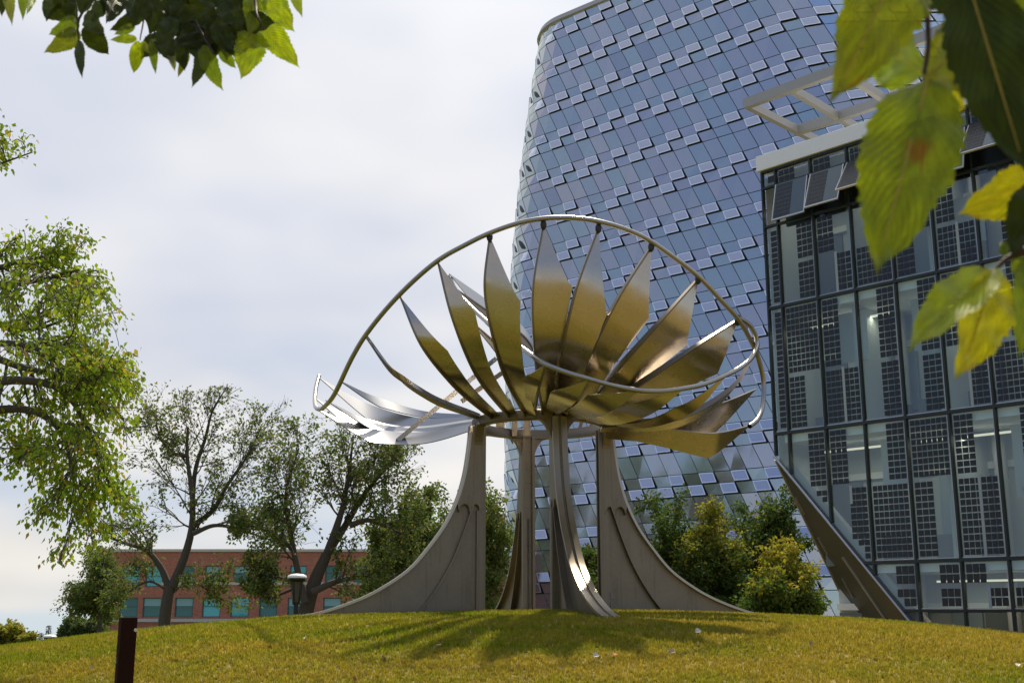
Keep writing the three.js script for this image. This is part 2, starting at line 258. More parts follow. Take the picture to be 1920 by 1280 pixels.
// ------------------------------------------------------------------ brick office building
function wrapBrick(u, v) { const bw = 1 / 8, bh = 1 / 16, r = Math.floor(v / bh), x = (u / bw + (r % 2) * 0.5), fx = x - Math.floor(x), fy = v / bh - r, id = Math.floor(x) % 8 + r * 13; const m = fx < 0.05 || fy < 0.10; const h = Math.abs(Math.sin(id * 127.1) * 43758.5) % 1; return [m, h]; }
{
  const brick = tex(256, 256, (u, v) => { const [m, h] = wrapBrick(u, v); const k = 0.8 + 0.35 * h; return m ? [0.42, 0.28, 0.22] : [0.50 * k, 0.17 * k, 0.105 * k]; }, true);
  brick.repeat.set(0.5, 0.8);
  const mB = std([1, 1, 1], 0.85, 0, { map: brick }), mTrim = std([0.62, 0.58, 0.50], 0.7), mFr = std([0.05, 0.16, 0.16], 0.5), mTeal = phys([0.10, 0.42, 0.46], { metalness: 0.35, roughness: 0.08 }), mTealD = phys([0.05, 0.16, 0.16], { metalness: 0.3, roughness: 0.07 }), mBlind = std([0.30, 0.52, 0.52], 0.6);
  const Z = -118, t = thing('brick_building', 'low red brick office block with teal windows beyond the mound', 'building', V(-20, -6, Z));
  const wins = [], X0 = -40.6, X1 = -1.5;
  const pw = [230, 274, 334, 385, 438, 491, 544, 610, 663, 716, 769, 822, 875];
  for (const p of pw) { const w = p < 300 ? 32 : 31; const a = at(p, 1060, 118), b = at(p + w, 1060, 118), y1 = a.y, y0 = p < 300 ? at(p, 1100, 118).y : at(p, 1091, 118).y; wins.push([a.x, b.x, y0, y1, p < 300]); const c = at(p - 3, 1120, 118).y, d = at(p, 1157, 118).y; wins.push([a.x - 0.1, b.x + 0.05, d, c, false]); wins.push([a.x, b.x, d - 3.6, c - 3.6, false]); }
  // the wall, with an opening for every window
  const sh = new THREE.Shape([[X0, -6], [X1, -6], [X1, 5.75], [X0, 5.75]].map(q => new THREE.Vector2(...q)));
  for (const [a, b, c, d] of wins) if (c > -5.9) sh.holes.push(new THREE.Path([[a, c], [a, d], [b, d], [b, c]].map(q => new THREE.Vector2(...q))));
  part('wall', new THREE.ExtrudeGeometry(sh, { depth: 0.3, bevelEnabled: false }).translate(0, 0, Z - 0.3), mB, t);
  part('side_wall', box(0.3, 11.75, 14, X0 - 0.15, -0.125, Z - 7.31), mB, t); part('roof', box(X1 - X0, 0.3, 14, (X0 + X1) / 2, 5.5, Z - 7.33), std([0.2, 0.2, 0.2], 0.9), t);
  part('coping', box(X1 - X0 + 0.7, 0.28, 0.6, (X0 + X1) / 2, 5.89, Z - 0.1, 0.03), mTrim, t);
  part('string_course', box(X1 - X0 - 6, 0.26, 0.12, (X0 + X1) / 2 + 3, at(400, 1094, 118).y, Z + 0.06, 0.02), mTrim, t);
  part('base_course', box(X1 - X0, 0.3, 0.14, (X0 + X1) / 2, at(400, 1163, 118).y, Z + 0.07, 0.02), mTrim, t);
  part('end_pier', box(0.62, 15.1, 1.0, -0.92 - 0.1, 1.45, Z + 2, 0.03), mB, t); part('end_wing', box(0.8, 10, 3, -1.1 - 0.6, -1.2, Z + 1), mB, t);
  wins.forEach(([a, b, c, d, two], i) => {
    const w = part('window', merge([box(b - a, 0.09, 0.12, (a + b) / 2, d - 0.045, Z - 0.18), box(b - a, 0.09, 0.12, (a + b) / 2, c + 0.045, Z - 0.18), box(0.09, d - c, 0.12, a + 0.045, (c + d) / 2, Z - 0.181), box(0.09, d - c, 0.12, b - 0.045, (c + d) / 2, Z - 0.181), box(b - a - 0.18, 0.07, 0.10, (a + b) / 2, mix(c, d, two ? 0.5 : 0.55), Z - 0.18)]), mFr, t);
    const blind = (i * 7) % 5; part('pane', box(b - a - 0.1, d - c - 0.1, 0.03, (a + b) / 2, (c + d) / 2, Z - 0.22), two || blind < 2 ? mTeal : mTealD, w);
    if (!two && blind > 2) part('blind', box(b - a - 0.2, (d - c) * 0.45, 0.02, (a + b) / 2, mix(c, d, 0.74), Z - 0.19), mBlind, w);
  });
}

// ------------------------------------------------------------------ solar glass building on the right
{
  const O = at(1447, 700, 39); O.y = 0; const D = V(0.683, 0, 0.730).normalize(), N = V(-D.z, 0, D.x);
  const p3 = (s, h, o = 0) => O.clone().addScaledVector(D, s).addScaledVector(N, o).setY(h);
  const t = thing('glass_building', 'dark framed glass building with solar cell panes and an undercut corner at right', 'building', p3(0, -3));
  const mFrame = std([0.030, 0.038, 0.038], 0.4, 0.4), mSilver = std([0.50, 0.50, 0.49], 0.35, 0.7), mWhite = std([0.86, 0.87, 0.88], 0.5), mCell = std([0.010, 0.011, 0.014], 0.35), mGrid = std([0.35, 0.40, 0.40], 0.5),
    mGlass = phys([0.80, 0.92, 0.88], { transmission: 1, thickness: 0, roughness: 0.02, ior: 2.0 }), mSof = std([0.042, 0.041, 0.039], 0.45), mTrim = std([0.36, 0.35, 0.32], 0.4, 0.5), mConc = std([0.42, 0.43, 0.41], 0.8), mCeil = std([0.82, 0.84, 0.82], 0.8), mRoom = std([0.52, 0.57, 0.55], 0.8), mLamp = std([0.9, 0.9, 0.85], 0.5, 0, { emissive: new THREE.Color(1, 0.9, 0.7), emissiveIntensity: 0.5 });
  const fb = (s0, s1, h0, h1, o0, o1, bev = 0) => { const g = box(s1 - s0, h1 - h0, o1 - o0, 0, 0, 0, bev), m = new THREE.Matrix4().makeBasis(D, V(0, 1, 0), N); g.applyMatrix4(m); const c = p3((s0 + s1) / 2, (h0 + h1) / 2, (o0 + o1) / 2); return g.translate(c.x, c.y, c.z); };
  const MS = [0.02, 0.57]; for (let i = 1; i < 11; i++) MS.push(0.57 + 1.396 * i);
  const SEND = MS[MS.length - 1], HS = [-3, 0.02, 1.46, 5.79, 10.12, 13.03, 14.45, 15.05];
  const diagS = h => clamp((5.08 - h) / (5.08 + 0.51) * 4.7, 0, 7);        // left limit of the facade at height h
  const diagH = s => s <= 0 ? 5.08 : 5.08 - s / 4.7 * 5.59;
  // frame members
  for (const s of MS) { const lo = Math.max(-3, diagH(s)); part('mullion', fb(s - 0.034, s + 0.034, lo, 15.05, -0.10, 0.06, 0.01), mFrame, t); }
  for (const h of HS.slice(1)) { part('transom', fb(Math.max(0, diagS(h)), SEND, h - (h === 5.79 || h === 10.12 || h === 1.46 ? 0.06 : 0.04), h + 0.04, -0.09, 0.055, 0.01), mFrame, t); }
  part('parapet', fb(-0.12, SEND + 0.1, 15.10, 15.66, -0.5, 0.14, 0.02), mWhite, t);
  // panes with solar cells
  const R = rng(23);
  const clipRect = (s0, s1, h0, h1) => { const lo = diagH(s0), pts = [];   // polygon of the rectangle right of the undercut edge
    const q = [[s0, h0], [s1, h0], [s1, h1], [s0, h1]]; const ins = ([s, h]) => s >= diagS(h) - 1e-6;
    for (let i = 0; i < 4; i++) { const a = q[i], b = q[(i + 1) % 4]; if (ins(a)) pts.push(a); if (ins(a) !== ins(b)) { let l = 0, r = 1; for (let k = 0; k < 30; k++) { const m = (l + r) / 2, c = [mix(a[0], b[0], m), mix(a[1], b[1], m)]; if (ins(c) === ins(a)) l = m; else r = m; } pts.push([mix(a[0], b[0], l), mix(a[1], b[1], l)]); } } return pts; };
  function poly(pts, o) { const pos = []; for (let i = 1; i < pts.length - 1; i++) for (const k of [0, i, i + 1]) { const p = p3(pts[k][0], pts[k][1], o); pos.push(p.x, p.y, p.z); } return fromArrays(pos); }
  const cellAt = (list, s0, s1, h0, h1, pitch = 0.163) => { const nx = Math.max(1, Math.floor((s1 - s0) / pitch)), ny = Math.max(1, Math.floor((h1 - h0) / 0.19)), dx = (s1 - s0) / nx, dy = (h1 - h0) / ny; for (let j = 0; j < ny; j++) for (let i = 0; i < nx; i++) { const a = s0 + i * dx, h = h0 + j * dy; if (a < diagS(h) + 0.08) continue; list.push(fb(a + 0.014, a + dx - 0.014, h + 0.018, h + dy - 0.018, -0.034, -0.022)); } };
  for (let r = 1; r < HS.length - 1; r++) for (let c = 0; c < MS.length - 1; c++) {
    const s0 = MS[c] + 0.045, s1 = MS[c + 1] - 0.045, h0 = HS[r] + 0.05, h1 = HS[r + 1] - 0.08; if (r === 5) continue;
    const q = clipRect(s0, s1, h0, h1); if (q.length < 3) continue;
    const pane = part('glass_pane', poly(q, -0.04), mGlass, t), w = s1 - s0, cells = [];
    if (c === 0) { if (r !== 2 ) cellAt(cells, s0 + 0.16, s1 - 0.02, h0 + 0.1, h1 - 0.1); }
    else if (h1 - h0 < 1) cellAt(cells, s0 + 0.06, s1 - (R() < 0.4 ? 0.6 : 0.06), h0 + 0.02, h1 - 0.02);
    else {
      const k = (c * 5 + r * 3) % 6, mid = mix(h0, h1, 0.44 + 0.06 * ((c * 3 + r) % 3)), L = [s0 + 0.06, s0 + 0.06 + w * 0.46], Rr = [s1 - 0.06 - w * 0.46, s1 - 0.06], F = [s0 + 0.06, s1 - 0.06];
      const up = [Rr, L, F, Rr, L, Rr][k], dn = [Rr, F, L, F, Rr, Rr][k];
      const upH = r === 2 && h1 < 1.6 ? null : 0;
      cellAt(cells, up[0], up[1], mid + 0.06, h1 - 0.03); cellAt(cells, dn[0], dn[1], h0 + 0.06, mid - 0.06);
      if (upH === 0 && k % 3 === 1 && Math.max(h0, diagH(s0) + 0.6) < mid - 0.2) part('pane_strip', fb(s0 + w * 0.5, s0 + w * 0.5 + 0.09, Math.max(h0, diagH(s0) + 0.6), mid, -0.036, -0.02), mGrid, pane);
    }
    if (cells.length) part('solar_cells', merge(cells), mCell, pane, { kind: 'stuff' });
    if (q.length === 4 && h1 - h0 > 1 && h0 >= diagH(s0)) part('bead', merge([fb(Math.max(s0, diagS(h0)), s1, h0, h0 + 0.025, -0.03, 0.0), fb(s1 - 0.03, s1, Math.max(h0, diagH(s1 - 0.03)), h1, -0.03, 0.0)]), mSilver, pane);
  }
  // tilted solar awnings above the top floor
  const swing = (s0, s1, ang, name) => {
    const w = s1 - s0, H = 1.42, cells = [], fr = [], mk = (x0, x1, y0, y1, z0, z1) => { const g = box(x1 - x0, y1 - y0, z1 - z0, (x0 + x1) / 2, (y0 + y1) / 2, (z0 + z1) / 2); g.rotateX(-ang); const m = new THREE.Matrix4().makeBasis(D, V(0, 1, 0), N); g.applyMatrix4(m); const c = p3(s0, 14.42, 0.09); return g.translate(c.x, c.y, c.z); };
    const a = part('tilted_awning', mk(0, w, -H, 0, -0.02, 0.015), phys([0.10, 0.13, 0.15], { metalness: 0.5, roughness: 0.08 }), t);
    for (let j = 0; j < 8; j++) for (let i = 0; i < 5; i++) cells.push(mk(0.06 + i * 0.13, 0.06 + i * 0.13 + 0.115, -H + 0.08 + j * 0.165, -H + 0.08 + j * 0.165 + 0.14, 0.016, 0.021));
    part('solar_cells', merge(cells), mCell, a, { kind: 'stuff' });
    part('awning_frame', merge([mk(-0.01, 0.03, -H, 0, -0.025, 0.03), mk(w - 0.03, w + 0.01, -H, 0, -0.025, 0.03), mk(0, w, -H - 0.02, -H + 0.03, -0.026, 0.031)]), mSilver, a);
  };
  for (let c = 1; c < MS.length - 1; c++) swing(MS[c] + 0.06, MS[c + 1] - 0.06, 0.20 + 0.42 * ((c * 2) % 3 === 0 ? 1 : c % 2 ? 0.1 : 0.4));
  part('awning_shade_box', fb(0.57, SEND, 13.06, 14.44, -0.6, -0.5), mFrame, t);
  // undercut corner soffit: a chamfer through three points
  { const A = p3(0.0, 5.06, 0.03), B = p3(4.72, -0.53, 0.03), C = p3(0.0, -0.4, -4.3);
    const lerp3 = (u, v) => A.clone().lerp(C, v).lerp(A.clone().lerp(B, v), u);
    const r0 = [], r1 = []; for (let i = 0; i <= 8; i++) { const v = i / 8 * 1.25; r0.push(lerp3(0.0, v)); r1.push(lerp3(1, v)); }
    part('soffit', sheet(r0, r1, 0.06, 2), mSof, t);
    const n = B.clone().sub(A).cross(C.clone().sub(A)).normalize(); if (n.dot(A) > 0) n.negate();
    const sb = (u0, v0, u1, v1, w, m, nm) => part(nm, bar(lerp3(u0, v0).addScaledVector(n, 0.05), lerp3(u1, v1).addScaledVector(n, 0.05), w, 0.06, n), m, t);
    sb(0.985, 0, 0.985, 1.25, 0.07, mSilver, 'edge_trim'); sb(0.03, 0.02, 0.03, 1.25, 0.12, mTrim, 'edge_trim');
    sb(0.62, 0.6, 0.62, 1.25, 0.16, mTrim, 'soffit_rail'); sb(0.16, 0.24, 0.17, 0.34, 0.05, mSilver, 'soffit_lamp'); sb(0.22, 0.48, 0.225, 0.58, 0.05, mSilver, 'soffit_lamp'); sb(0.26, 0.72, 0.265, 0.84, 0.05, mSilver, 'soffit_lamp');
    part('brace', bar(p3(0.35, 4.75, -0.35), p3(4.9, -0.6, -0.35), 0.28, 0.28), mConc, t);
  }
  // rooms: slabs, back wall, strip lights, blinds
  for (const h of [1.46, 5.79, 10.12]) part('floor_slab', fb(Math.max(0.3, diagS(h) + 0.2), SEND, h - 0.32, h - 0.02, -3.18, -0.14), mCeil, t);
  part('roof', fb(-0.1, SEND, 14.75, 15.09, -12, -0.52), mConc, t);
  part('back_wall', poly([[0.1, -3], [SEND, -3], [SEND, 14.7], [0.1, 14.7]], -3.2), mRoom, t); part('side_wall', fb(SEND, SEND + 0.3, -3, 15, -9, -0.1), mConc, t);
  { const pos = [], W = [[14.9, -0.12], [14.9, -5.1], [-3, -5.1], [-3, -4.9], [-0.4, -4.2], [4.9, -0.12]]; for (let i = 1; i < W.length - 1; i++) for (const k of [0, i, i + 1]) { const p = p3(0.06, W[k][0], W[k][1]); pos.push(p.x, p.y, p.z); } part('left_side_wall', fromArrays(pos), mRoom, t); }
  RectAreaLightUniformsLib.init();
  for (const [h, l] of [[5.79, [[0.9, 2.6], [4.2, 3.2], [8.2, 3.2]]], [10.12, [[0.7, 3], [4.6, 3.2], [8.6, 3.2]]], [14.7, [[0.7, 3], [4.6, 3.2], [8.6, 3.2]]], [1.46, [[4.6, 3], [8.4, 3]]]]) for (const [s, w] of l) {
    part('strip_light', fb(s, s + w, h - 0.60, h - 0.54, -1.55, -1.45), mLamp, t);
    const q = new THREE.RectAreaLight(0xfff3dc, 14, w, 0.1), c = p3(s + w / 2, h - 0.605, -1.5); q.position.copy(c); q.rotation.order = 'YXZ'; q.rotation.set(-Math.PI / 2, Math.atan2(-D.z, D.x), 0); scene.add(q); q.name = numbered('ceiling_glow');
  }
  for (const [c, r, u] of [[2, 3, 0.5], [5, 4, 0.3], [3, 2, 0.55], [4, 3, 0.5], [6, 2, 0.4], [5, 3, 0.4], [3, 4, 0.45], [7, 3, 0.5]]) { const s0 = MS[c] + 0.1, s1 = MS[c + 1] - 0.1, h1 = HS[r + 1] - 0.5, h0 = Math.max(mix(HS[r], HS[r + 1], u), diagH(s0) + 1); if (h0 < h1) part('blind', fb(s0, s1, h0, h1, -0.75, -0.72), std([0.58, 0.60, 0.57], 0.8), t); }
  for (const s of [1.2, 4.2, 7.2, 10.2]) part('column', new THREE.CylinderGeometry(0.2, 0.2, 18, 14).translate(...p3(s + 2.2, 5.7, -2.6).toArray()), mConc, t);
  const mWin = std([0.30, 0.38, 0.42], 0.3), mDim = std([0.16, 0.19, 0.19], 0.8);
  for (const [f, c] of [[1.46, 5.79], [5.79, 10.12], [10.12, 14.7], [-2.8, 1.46]]) {
    part('interior_beam', fb(0.12, SEND, c - 1.42, c - 1.2, -3.18, -3.02), mCeil, t);
    for (let i = 0; i < 8; i++) { const s = 0.5 + 1.72 * i + 0.4 * Math.sin(f * 3 + i * 2.3), w = 0.7 + 0.5 * Math.abs(Math.sin(i * 1.7 + f)); part('interior_window', fb(s, s + w, f + 0.75, c - 1.5, -3.17, -3.08), i % 3 ? mWin : mDim, t); part('interior_shelf', fb(s + w * 0.2, s + w, f + 0.02, f + 0.55 + 0.4 * Math.abs(Math.sin(i * 2.9 + f)), -2.6, -2.1), mDim, t); }
    for (const s of [2.9, 5.7, 8.6, 11.4]) if (s > diagS(f) + 0.4) part('interior_partition', fb(s, s + 0.1, f, c - 0.32, -3.17, -0.5), mRoom, t);
  }
  // rooftop trellis
  const tr = thing('roof_trellis', 'pale steel trellis of beams cantilevered over the glass building roof', 'trellis', p3(-0.5, 15.66));
  const mT = std([0.40, 0.39, 0.36], 0.45, 0.3), hT = 17.85;
  for (const [o, s] of [[0, -0.55], [-3.4, -0.7], [-6.8, -0.9]]) part('beam', bar(p3(s, hT, o), p3(SEND, hT, o), 0.22, 0.36), mT, tr);
  for (const [s, e] of [[-0.48, -0.65], [1.35, 1.0], [3.3, 3.0], [5.3, 5.0], [7.3, 7.0], [9.3, 9.0]]) part('cross_beam', bar(p3(s, hT - 0.01, -0.12), p3(e, hT - 0.01, -6.7), 0.2, 0.3), mT, tr);
  for (const s of [6.4, 10.4]) for (const o of [-5.8]) part('post', bar(p3(s, 15.1, o), p3(s, hT - 0.15, o), 0.16, 0.16, V(1, 0, 0)), mT, tr);
}

// ------------------------------------------------------------------ the turbine sculpture
{
  const brushed = tex(256, 256, (u, v) => { const n = 0.88 + 0.10 * tnoise(u, v, 4, 3) + 0.05 * tnoise(u, v, 30, 5) - 0.10 * sstep(0.1, 0.5, noise.noise(Math.cos(u * 6.2832) * 4, Math.sin(u * 6.2832) * 4, Math.sin(v * 6.2832) * 0.5)); return [n, n * 0.995, n * 0.98]; });
  brushed.repeat.set(0.6, 0.6);
  const grain = tex(512, 512, (u, v) => { const st = 0.5 * tnoise(u, v, 4, 9) + 0.35 * noise.noise(Math.cos(u * 6.2832) * 0.6, Math.sin(u * 6.2832) * 0.6 + 7, Math.sin(v * 6.2832) * 22 + Math.cos(v * 6.2832) * 17) + 0.2 * tnoise(u, v, 18, 2), n = 0.95 + 0.09 * st; return [n, n, n * 0.99]; });
  const grainR = tex(256, 256, (u, v) => { const n = clamp(0.66 + 0.22 * tnoise(u, v, 4, 4) + 0.08 * tnoise(u, v, 17, 6)); return [n, n, n]; });
  grain.repeat.set(0.7, 0.7); grainR.repeat.set(0.5, 0.5);
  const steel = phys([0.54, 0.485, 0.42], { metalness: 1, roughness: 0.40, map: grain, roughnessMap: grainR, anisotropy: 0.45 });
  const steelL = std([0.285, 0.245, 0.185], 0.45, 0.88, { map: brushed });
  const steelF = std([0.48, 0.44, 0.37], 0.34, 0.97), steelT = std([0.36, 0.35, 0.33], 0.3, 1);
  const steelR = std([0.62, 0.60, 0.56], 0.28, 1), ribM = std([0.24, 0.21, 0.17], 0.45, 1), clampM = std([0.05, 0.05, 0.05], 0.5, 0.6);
  const t = thing('turbine_sculpture', 'large brushed steel sculpture of curved petal blades on four flared legs atop the mound', 'sculpture', V(AXIS.x, 0, AXIS.z));
  function petal(B, low, up, T, K, tk, o = {}) {
    const n = 40, rib = curvePts([B, low, up, T], n), ik = Math.round(tk * (n - 1)), Wv = K.clone().sub(rib[ik]), edge = [];
    for (let i = 0; i < n; i++) { const s = i / (n - 1), w = i <= ik ? mix(o.w0 ?? 0.16, 1, Math.pow(s / tk, 0.85)) : Math.max(0.012, 1 - (s - tk) / (1 - tk)); edge.push(rib[i].clone().addScaledVector(Wv, w)); }
    const p = part('petal_blade', sheet(rib, edge, 0.022, 6), o.m || steel, t);
    if (o.rib !== false) {   // T-flange along the ribbed edge
      const a = [], b = []; for (let i = 0; i < n; i++) { const tg = rib[Math.min(n - 1, i + 1)].clone().sub(rib[Math.max(0, i - 1)]), nn = tg.cross(Wv).normalize(); const hw = (o.rw ?? 0.05) * mix(1.5, 0.55, i / (n - 1)); a.push(rib[i].clone().addScaledVector(nn, hw)); b.push(rib[i].clone().addScaledVector(nn, -hw)); }
      part('rib', sheet(a, b, 0.035, 1), o.rm || ribM, p);
    }
    return p;
  }
  const hub = (px, py) => atR(px, py, 1.36);
  // tall blades turned to the viewer: tip, upper, lower, base, kink [px, py, r]
  const A = (T, U, L, B, K, tk, o) => petal(hub(...B), atR(...L), atR(...U), atR(...T), atR(...K), tk, o);
  A([686, 630, 4.75], [740, 702, 4.45], [806, 748, 3.5], [903, 784], [756, 704, 4.3], 0.55, { w0: 0.5 });
  A([750, 556, 4.75], [787, 642, 4.6], [843, 712, 3.8], [926, 783], [839, 657, 4.35], 0.62, { w0: 0.4 });
  A([821, 491, 4.75], [846, 590, 4.65], [884, 685, 4.0], [956, 781], [891, 586, 4.55], 0.67, { w0: 0.4 });
  A([918, 442, 4.75], [909, 545, 4.68], [935, 668, 4.1], [988, 780], [976, 566, 4.6], 0.66, { w0: 0.3 });
  A([1019, 420, 4.75], [999, 545, 4.68], [1003, 668, 4.1], [1018, 775], [1073, 538, 4.62], 0.68, { w0: 0.35 });
  A([1122, 427, 4.75], [1078, 550, 4.68], [1052, 670, 4.1], [1040, 776], [1138, 590, 4.55], 0.64, { w0: 0.35 });
  A([1221, 462, 4.75], [1158, 560, 4.68], [1108, 660, 4.1], [1066, 775], [1217, 597, 4.5], 0.66, { w0: 0.35 });
  A([1309, 523, 4.75], [1232, 608, 4.65], [1160, 688, 4.0], [1085, 777], [1288, 646, 4.4], 0.66, { w0: 0.35 });
  A([1383, 600, 4.75], [1295, 655, 4.6], [1205, 715, 3.9], [1105, 780], [1345, 700, 4.3], 0.62, { w0: 0.35 });
  // low blades under the front rail
  A([1023, 684, 4.45], [1014, 715, 4.1], [1007, 742, 3.2], [1003, 772], [979, 710, 3.9], 0.6, { w0: 0.3 });
  A([1103, 712, 4.75], [1085, 746, 4.35], [1060, 768, 3.2], [1040, 777], [1032, 735, 3.9], 0.6, { rib: false, w0: 0.35 });
  A([1200, 732, 4.9], [1158, 764, 4.4], [1108, 784, 3.2], [1070, 782], [1100, 741, 4.0], 0.6, { rib: false, w0: 0.4 });
  A([1283, 729, 4.9], [1228, 772, 4.4], [1158, 795, 3.2], [1096, 787], [1167, 760, 4.0], 0.6, { rib: false, w0: 0.4 });
  A([1363, 703, 4.85], [1305, 768, 4.3], [1222, 800, 3.2], [1116, 793], [1262, 766, 4.0], 0.6, { rib: false, w0: 0.4 });
  const I = (T, U, L, B, K, tk, o) => petal(at(...B), at(...L), at(...U), at(...T), at(...K), tk, o);
  I([1411, 672, 23.9], [1368, 730, 23.0], [1278, 780, 22.8], [1130, 796, 23.7], [1350, 758, 23.8], 0.667, { w0: 0.5 });
  I([1418, 729, 24.7], [1356, 754, 24.1], [1256, 784, 23.8], [1138, 797, 24.1], [1338, 813, 25.2], 0.667, { rib: false, w0: 0.4 });
  I([1407, 797, 25.0], [1342, 811, 24.5], [1250, 804, 24.2], [1140, 798, 24.3], [1330, 858, 25.5], 0.667, { rib: false, w0: 0.3 });
  // low pale blades on the left
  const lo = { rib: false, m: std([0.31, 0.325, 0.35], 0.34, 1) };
  I([593, 767, 25.1], [672, 798, 25.5], [775, 811, 25.4], [892, 794, 25.2], [694, 829, 25.0], 0.667, { ...lo, w0: 0.25 });
  I([592, 748, 25.5], [650, 777, 25.8], [765, 803, 25.7], [890, 790, 25.3], [662, 806, 25.4], 0.667, lo);
  I([610, 750, 24.9], [690, 787, 25.9], [772, 800, 25.8], [888, 786, 25.5], [698, 805, 25.5], 0.667, { ...lo, w0: 0.25 });
  I([599, 709, 26.2], [690, 757, 26.4], [790, 784, 26.0], [893, 781, 25.6], [694, 790, 26.0], 0.667, { ...lo, w0: 0.25 });
  I([635, 713, 24.4], [704, 744, 26.0], [790, 770, 26.2], [888, 778, 25.7], [712, 763, 25.8], 0.667, { ...lo, w0: 0.25 });
  // inner blades leaning up to the left inside the bowl
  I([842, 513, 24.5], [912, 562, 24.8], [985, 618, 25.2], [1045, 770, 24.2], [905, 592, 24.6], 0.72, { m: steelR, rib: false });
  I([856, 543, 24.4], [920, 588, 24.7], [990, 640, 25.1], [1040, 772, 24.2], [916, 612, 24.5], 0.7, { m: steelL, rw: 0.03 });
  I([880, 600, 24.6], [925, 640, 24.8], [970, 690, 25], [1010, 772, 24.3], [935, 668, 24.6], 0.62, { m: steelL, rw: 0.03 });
  // rim tubes
  const rimA = curvePts([[604, 766, 4.8], [625, 742, 4.82], [660, 670, 4.85], [686, 627, 4.85], [748, 553, 4.85], [820, 489, 4.85], [870, 460, 4.85], [920, 436, 4.85], [985, 415, 4.85], [1050, 408, 4.85], [1122, 415, 4.85], [1200, 441, 4.85], [1262, 481, 4.85], [1312, 520, 4.85], [1352, 562, 4.85], [1383, 596, 4.85], [1405, 632, 4.8], [1420, 665, 4.78], [1432, 715, 4.8], [1430, 762, 4.78], [1420, 787, 4.76], [1406, 799, 4.72]].map(q => atR(...q)), 140);
  part('rim_tube', tube(rimA, rimA.map(() => 0.047), 12), steelT, t);
  const rimC = curvePts([atR(604, 766, 4.8), atR(595, 766, 4.82), at(590, 745, 25.4), at(593, 722, 26), at(598, 704, 26.4)], 30); part('rim_tube', tube(rimC, rimC.map(() => 0.047), 12), steelT, t);
  const rail = curvePts([[1384, 594, 4.82], [1408, 612, 4.86], [1420, 640, 4.88], [1412, 667, 4.95], [1390, 688, 4.97], [1363, 702, 5], [1320, 720, 5], [1283, 728, 5], [1240, 733, 5], [1200, 732, 5], [1150, 723, 4.95], [1103, 710, 4.85], [1060, 697, 4.7], [1023, 682, 4.5], [973, 648, 3.75], [913, 603, 2.3], [856, 546, 1.95], [842, 518, 2.05]].map(q => atR(...q)), 120);
  part('front_rail', tube(rail, rail.map(() => 0.047), 12), steelT, t);
  for (const [x, y] of [[918, 440], [1019, 417], [1122, 424], [1221, 459], [1309, 520], [1383, 598]]) part('clamp', new THREE.SphereGeometry(0.065, 10, 8).scale(0.9, 1.5, 0.9).translate(...atR(x, y + 4, 4.79).toArray()), clampM, t);
  // hub ring and braces
  const hr = new THREE.LatheGeometry([[1.30, 3.80], [1.48, 3.80], [1.50, 3.82], [1.50, 3.98], [1.48, 4.0], [1.30, 4.0], [1.30, 3.80]].map(q => new THREE.Vector2(...q)), 72).translate(AXIS.x, 0, AXIS.z);
  part('hub_ring', hr, std([0.19, 0.16, 0.115], 0.5, 0.85), t);
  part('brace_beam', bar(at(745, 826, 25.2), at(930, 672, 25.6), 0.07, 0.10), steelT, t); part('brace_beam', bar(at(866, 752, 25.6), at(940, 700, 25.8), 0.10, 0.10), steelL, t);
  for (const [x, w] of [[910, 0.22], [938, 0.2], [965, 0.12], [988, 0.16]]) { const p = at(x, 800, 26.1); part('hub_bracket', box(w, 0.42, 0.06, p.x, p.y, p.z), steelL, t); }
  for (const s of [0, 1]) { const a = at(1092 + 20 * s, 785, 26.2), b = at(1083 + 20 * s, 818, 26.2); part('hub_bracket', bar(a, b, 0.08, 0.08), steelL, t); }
  // legs
  const outer = [[0.22, 3.84], [0.27, 3.32], [0.36, 2.76], [0.505, 2.26], [0.75, 1.75], [1.07, 1.30], [1.46, 0.85], [2.02, 0.46], [2.47, 0.235], [3.14, 0.0], [3.7, -0.12]];
  const inner = [[0.16, 2.18], [0.24, 1.95], [0.36, 1.60], [0.62, 0.97], [0.95, 0.40], [1.3, -0.05], [1.5, -0.3]];
  for (let q = 0; q < 4; q++) {
    const ang = 12 * Math.PI / 180 + q * Math.PI / 2, rd = V(Math.sin(ang), 0, Math.cos(ang)), tg = V(Math.cos(ang), 0, -Math.sin(ang));
    const P = (r, y, s = 0) => AXIS.clone().addScaledVector(rd, 1.33 + r).addScaledVector(tg, s).setY(y);
    const cv = curvePts(outer.map(([r, y]) => V(r, y, 0)), 50), ci = curvePts(inner.map(([r, y]) => V(r, y, 0)), 30);
    const mtx = new THREE.Matrix4().makeBasis(rd, V(0, 1, 0), tg.clone().negate()), o0 = AXIS.clone().addScaledVector(rd, 1.33);
    const ext = (pts, th, bev = 0.012) => { const g = new THREE.ExtrudeGeometry(new THREE.Shape(pts.map(v => new THREE.Vector2(v.x ?? v[0], v.y ?? v[1]))), { depth: th, bevelEnabled: bev > 0, bevelSize: bev, bevelThickness: bev, bevelSegments: 1 }).translate(0, 0, -th / 2); g.applyMatrix4(mtx); return g.translate(o0.x, 0, o0.z); };
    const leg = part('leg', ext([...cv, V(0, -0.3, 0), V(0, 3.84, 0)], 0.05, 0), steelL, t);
    const hi = cv.filter(v => v.y > 2.22), h2 = [V(0.0, 3.84, 0), ...hi];
    // solid upper shaft that ends in two arched hoods over the recesses
    const last = hi[hi.length - 1]; for (const [c, r] of [[last.x - 0.16, 0.115], [0.125, 0.10]]) for (let k = 0; k <= 8; k++) h2.push(V(c + r * Math.cos(k / 8 * Math.PI), 2.02 + 0.16 * Math.sin(k / 8 * Math.PI), 0)); h2.push(V(0, 2.02, 0));
    part('shaft', ext(h2, 0.27), steelL, leg);
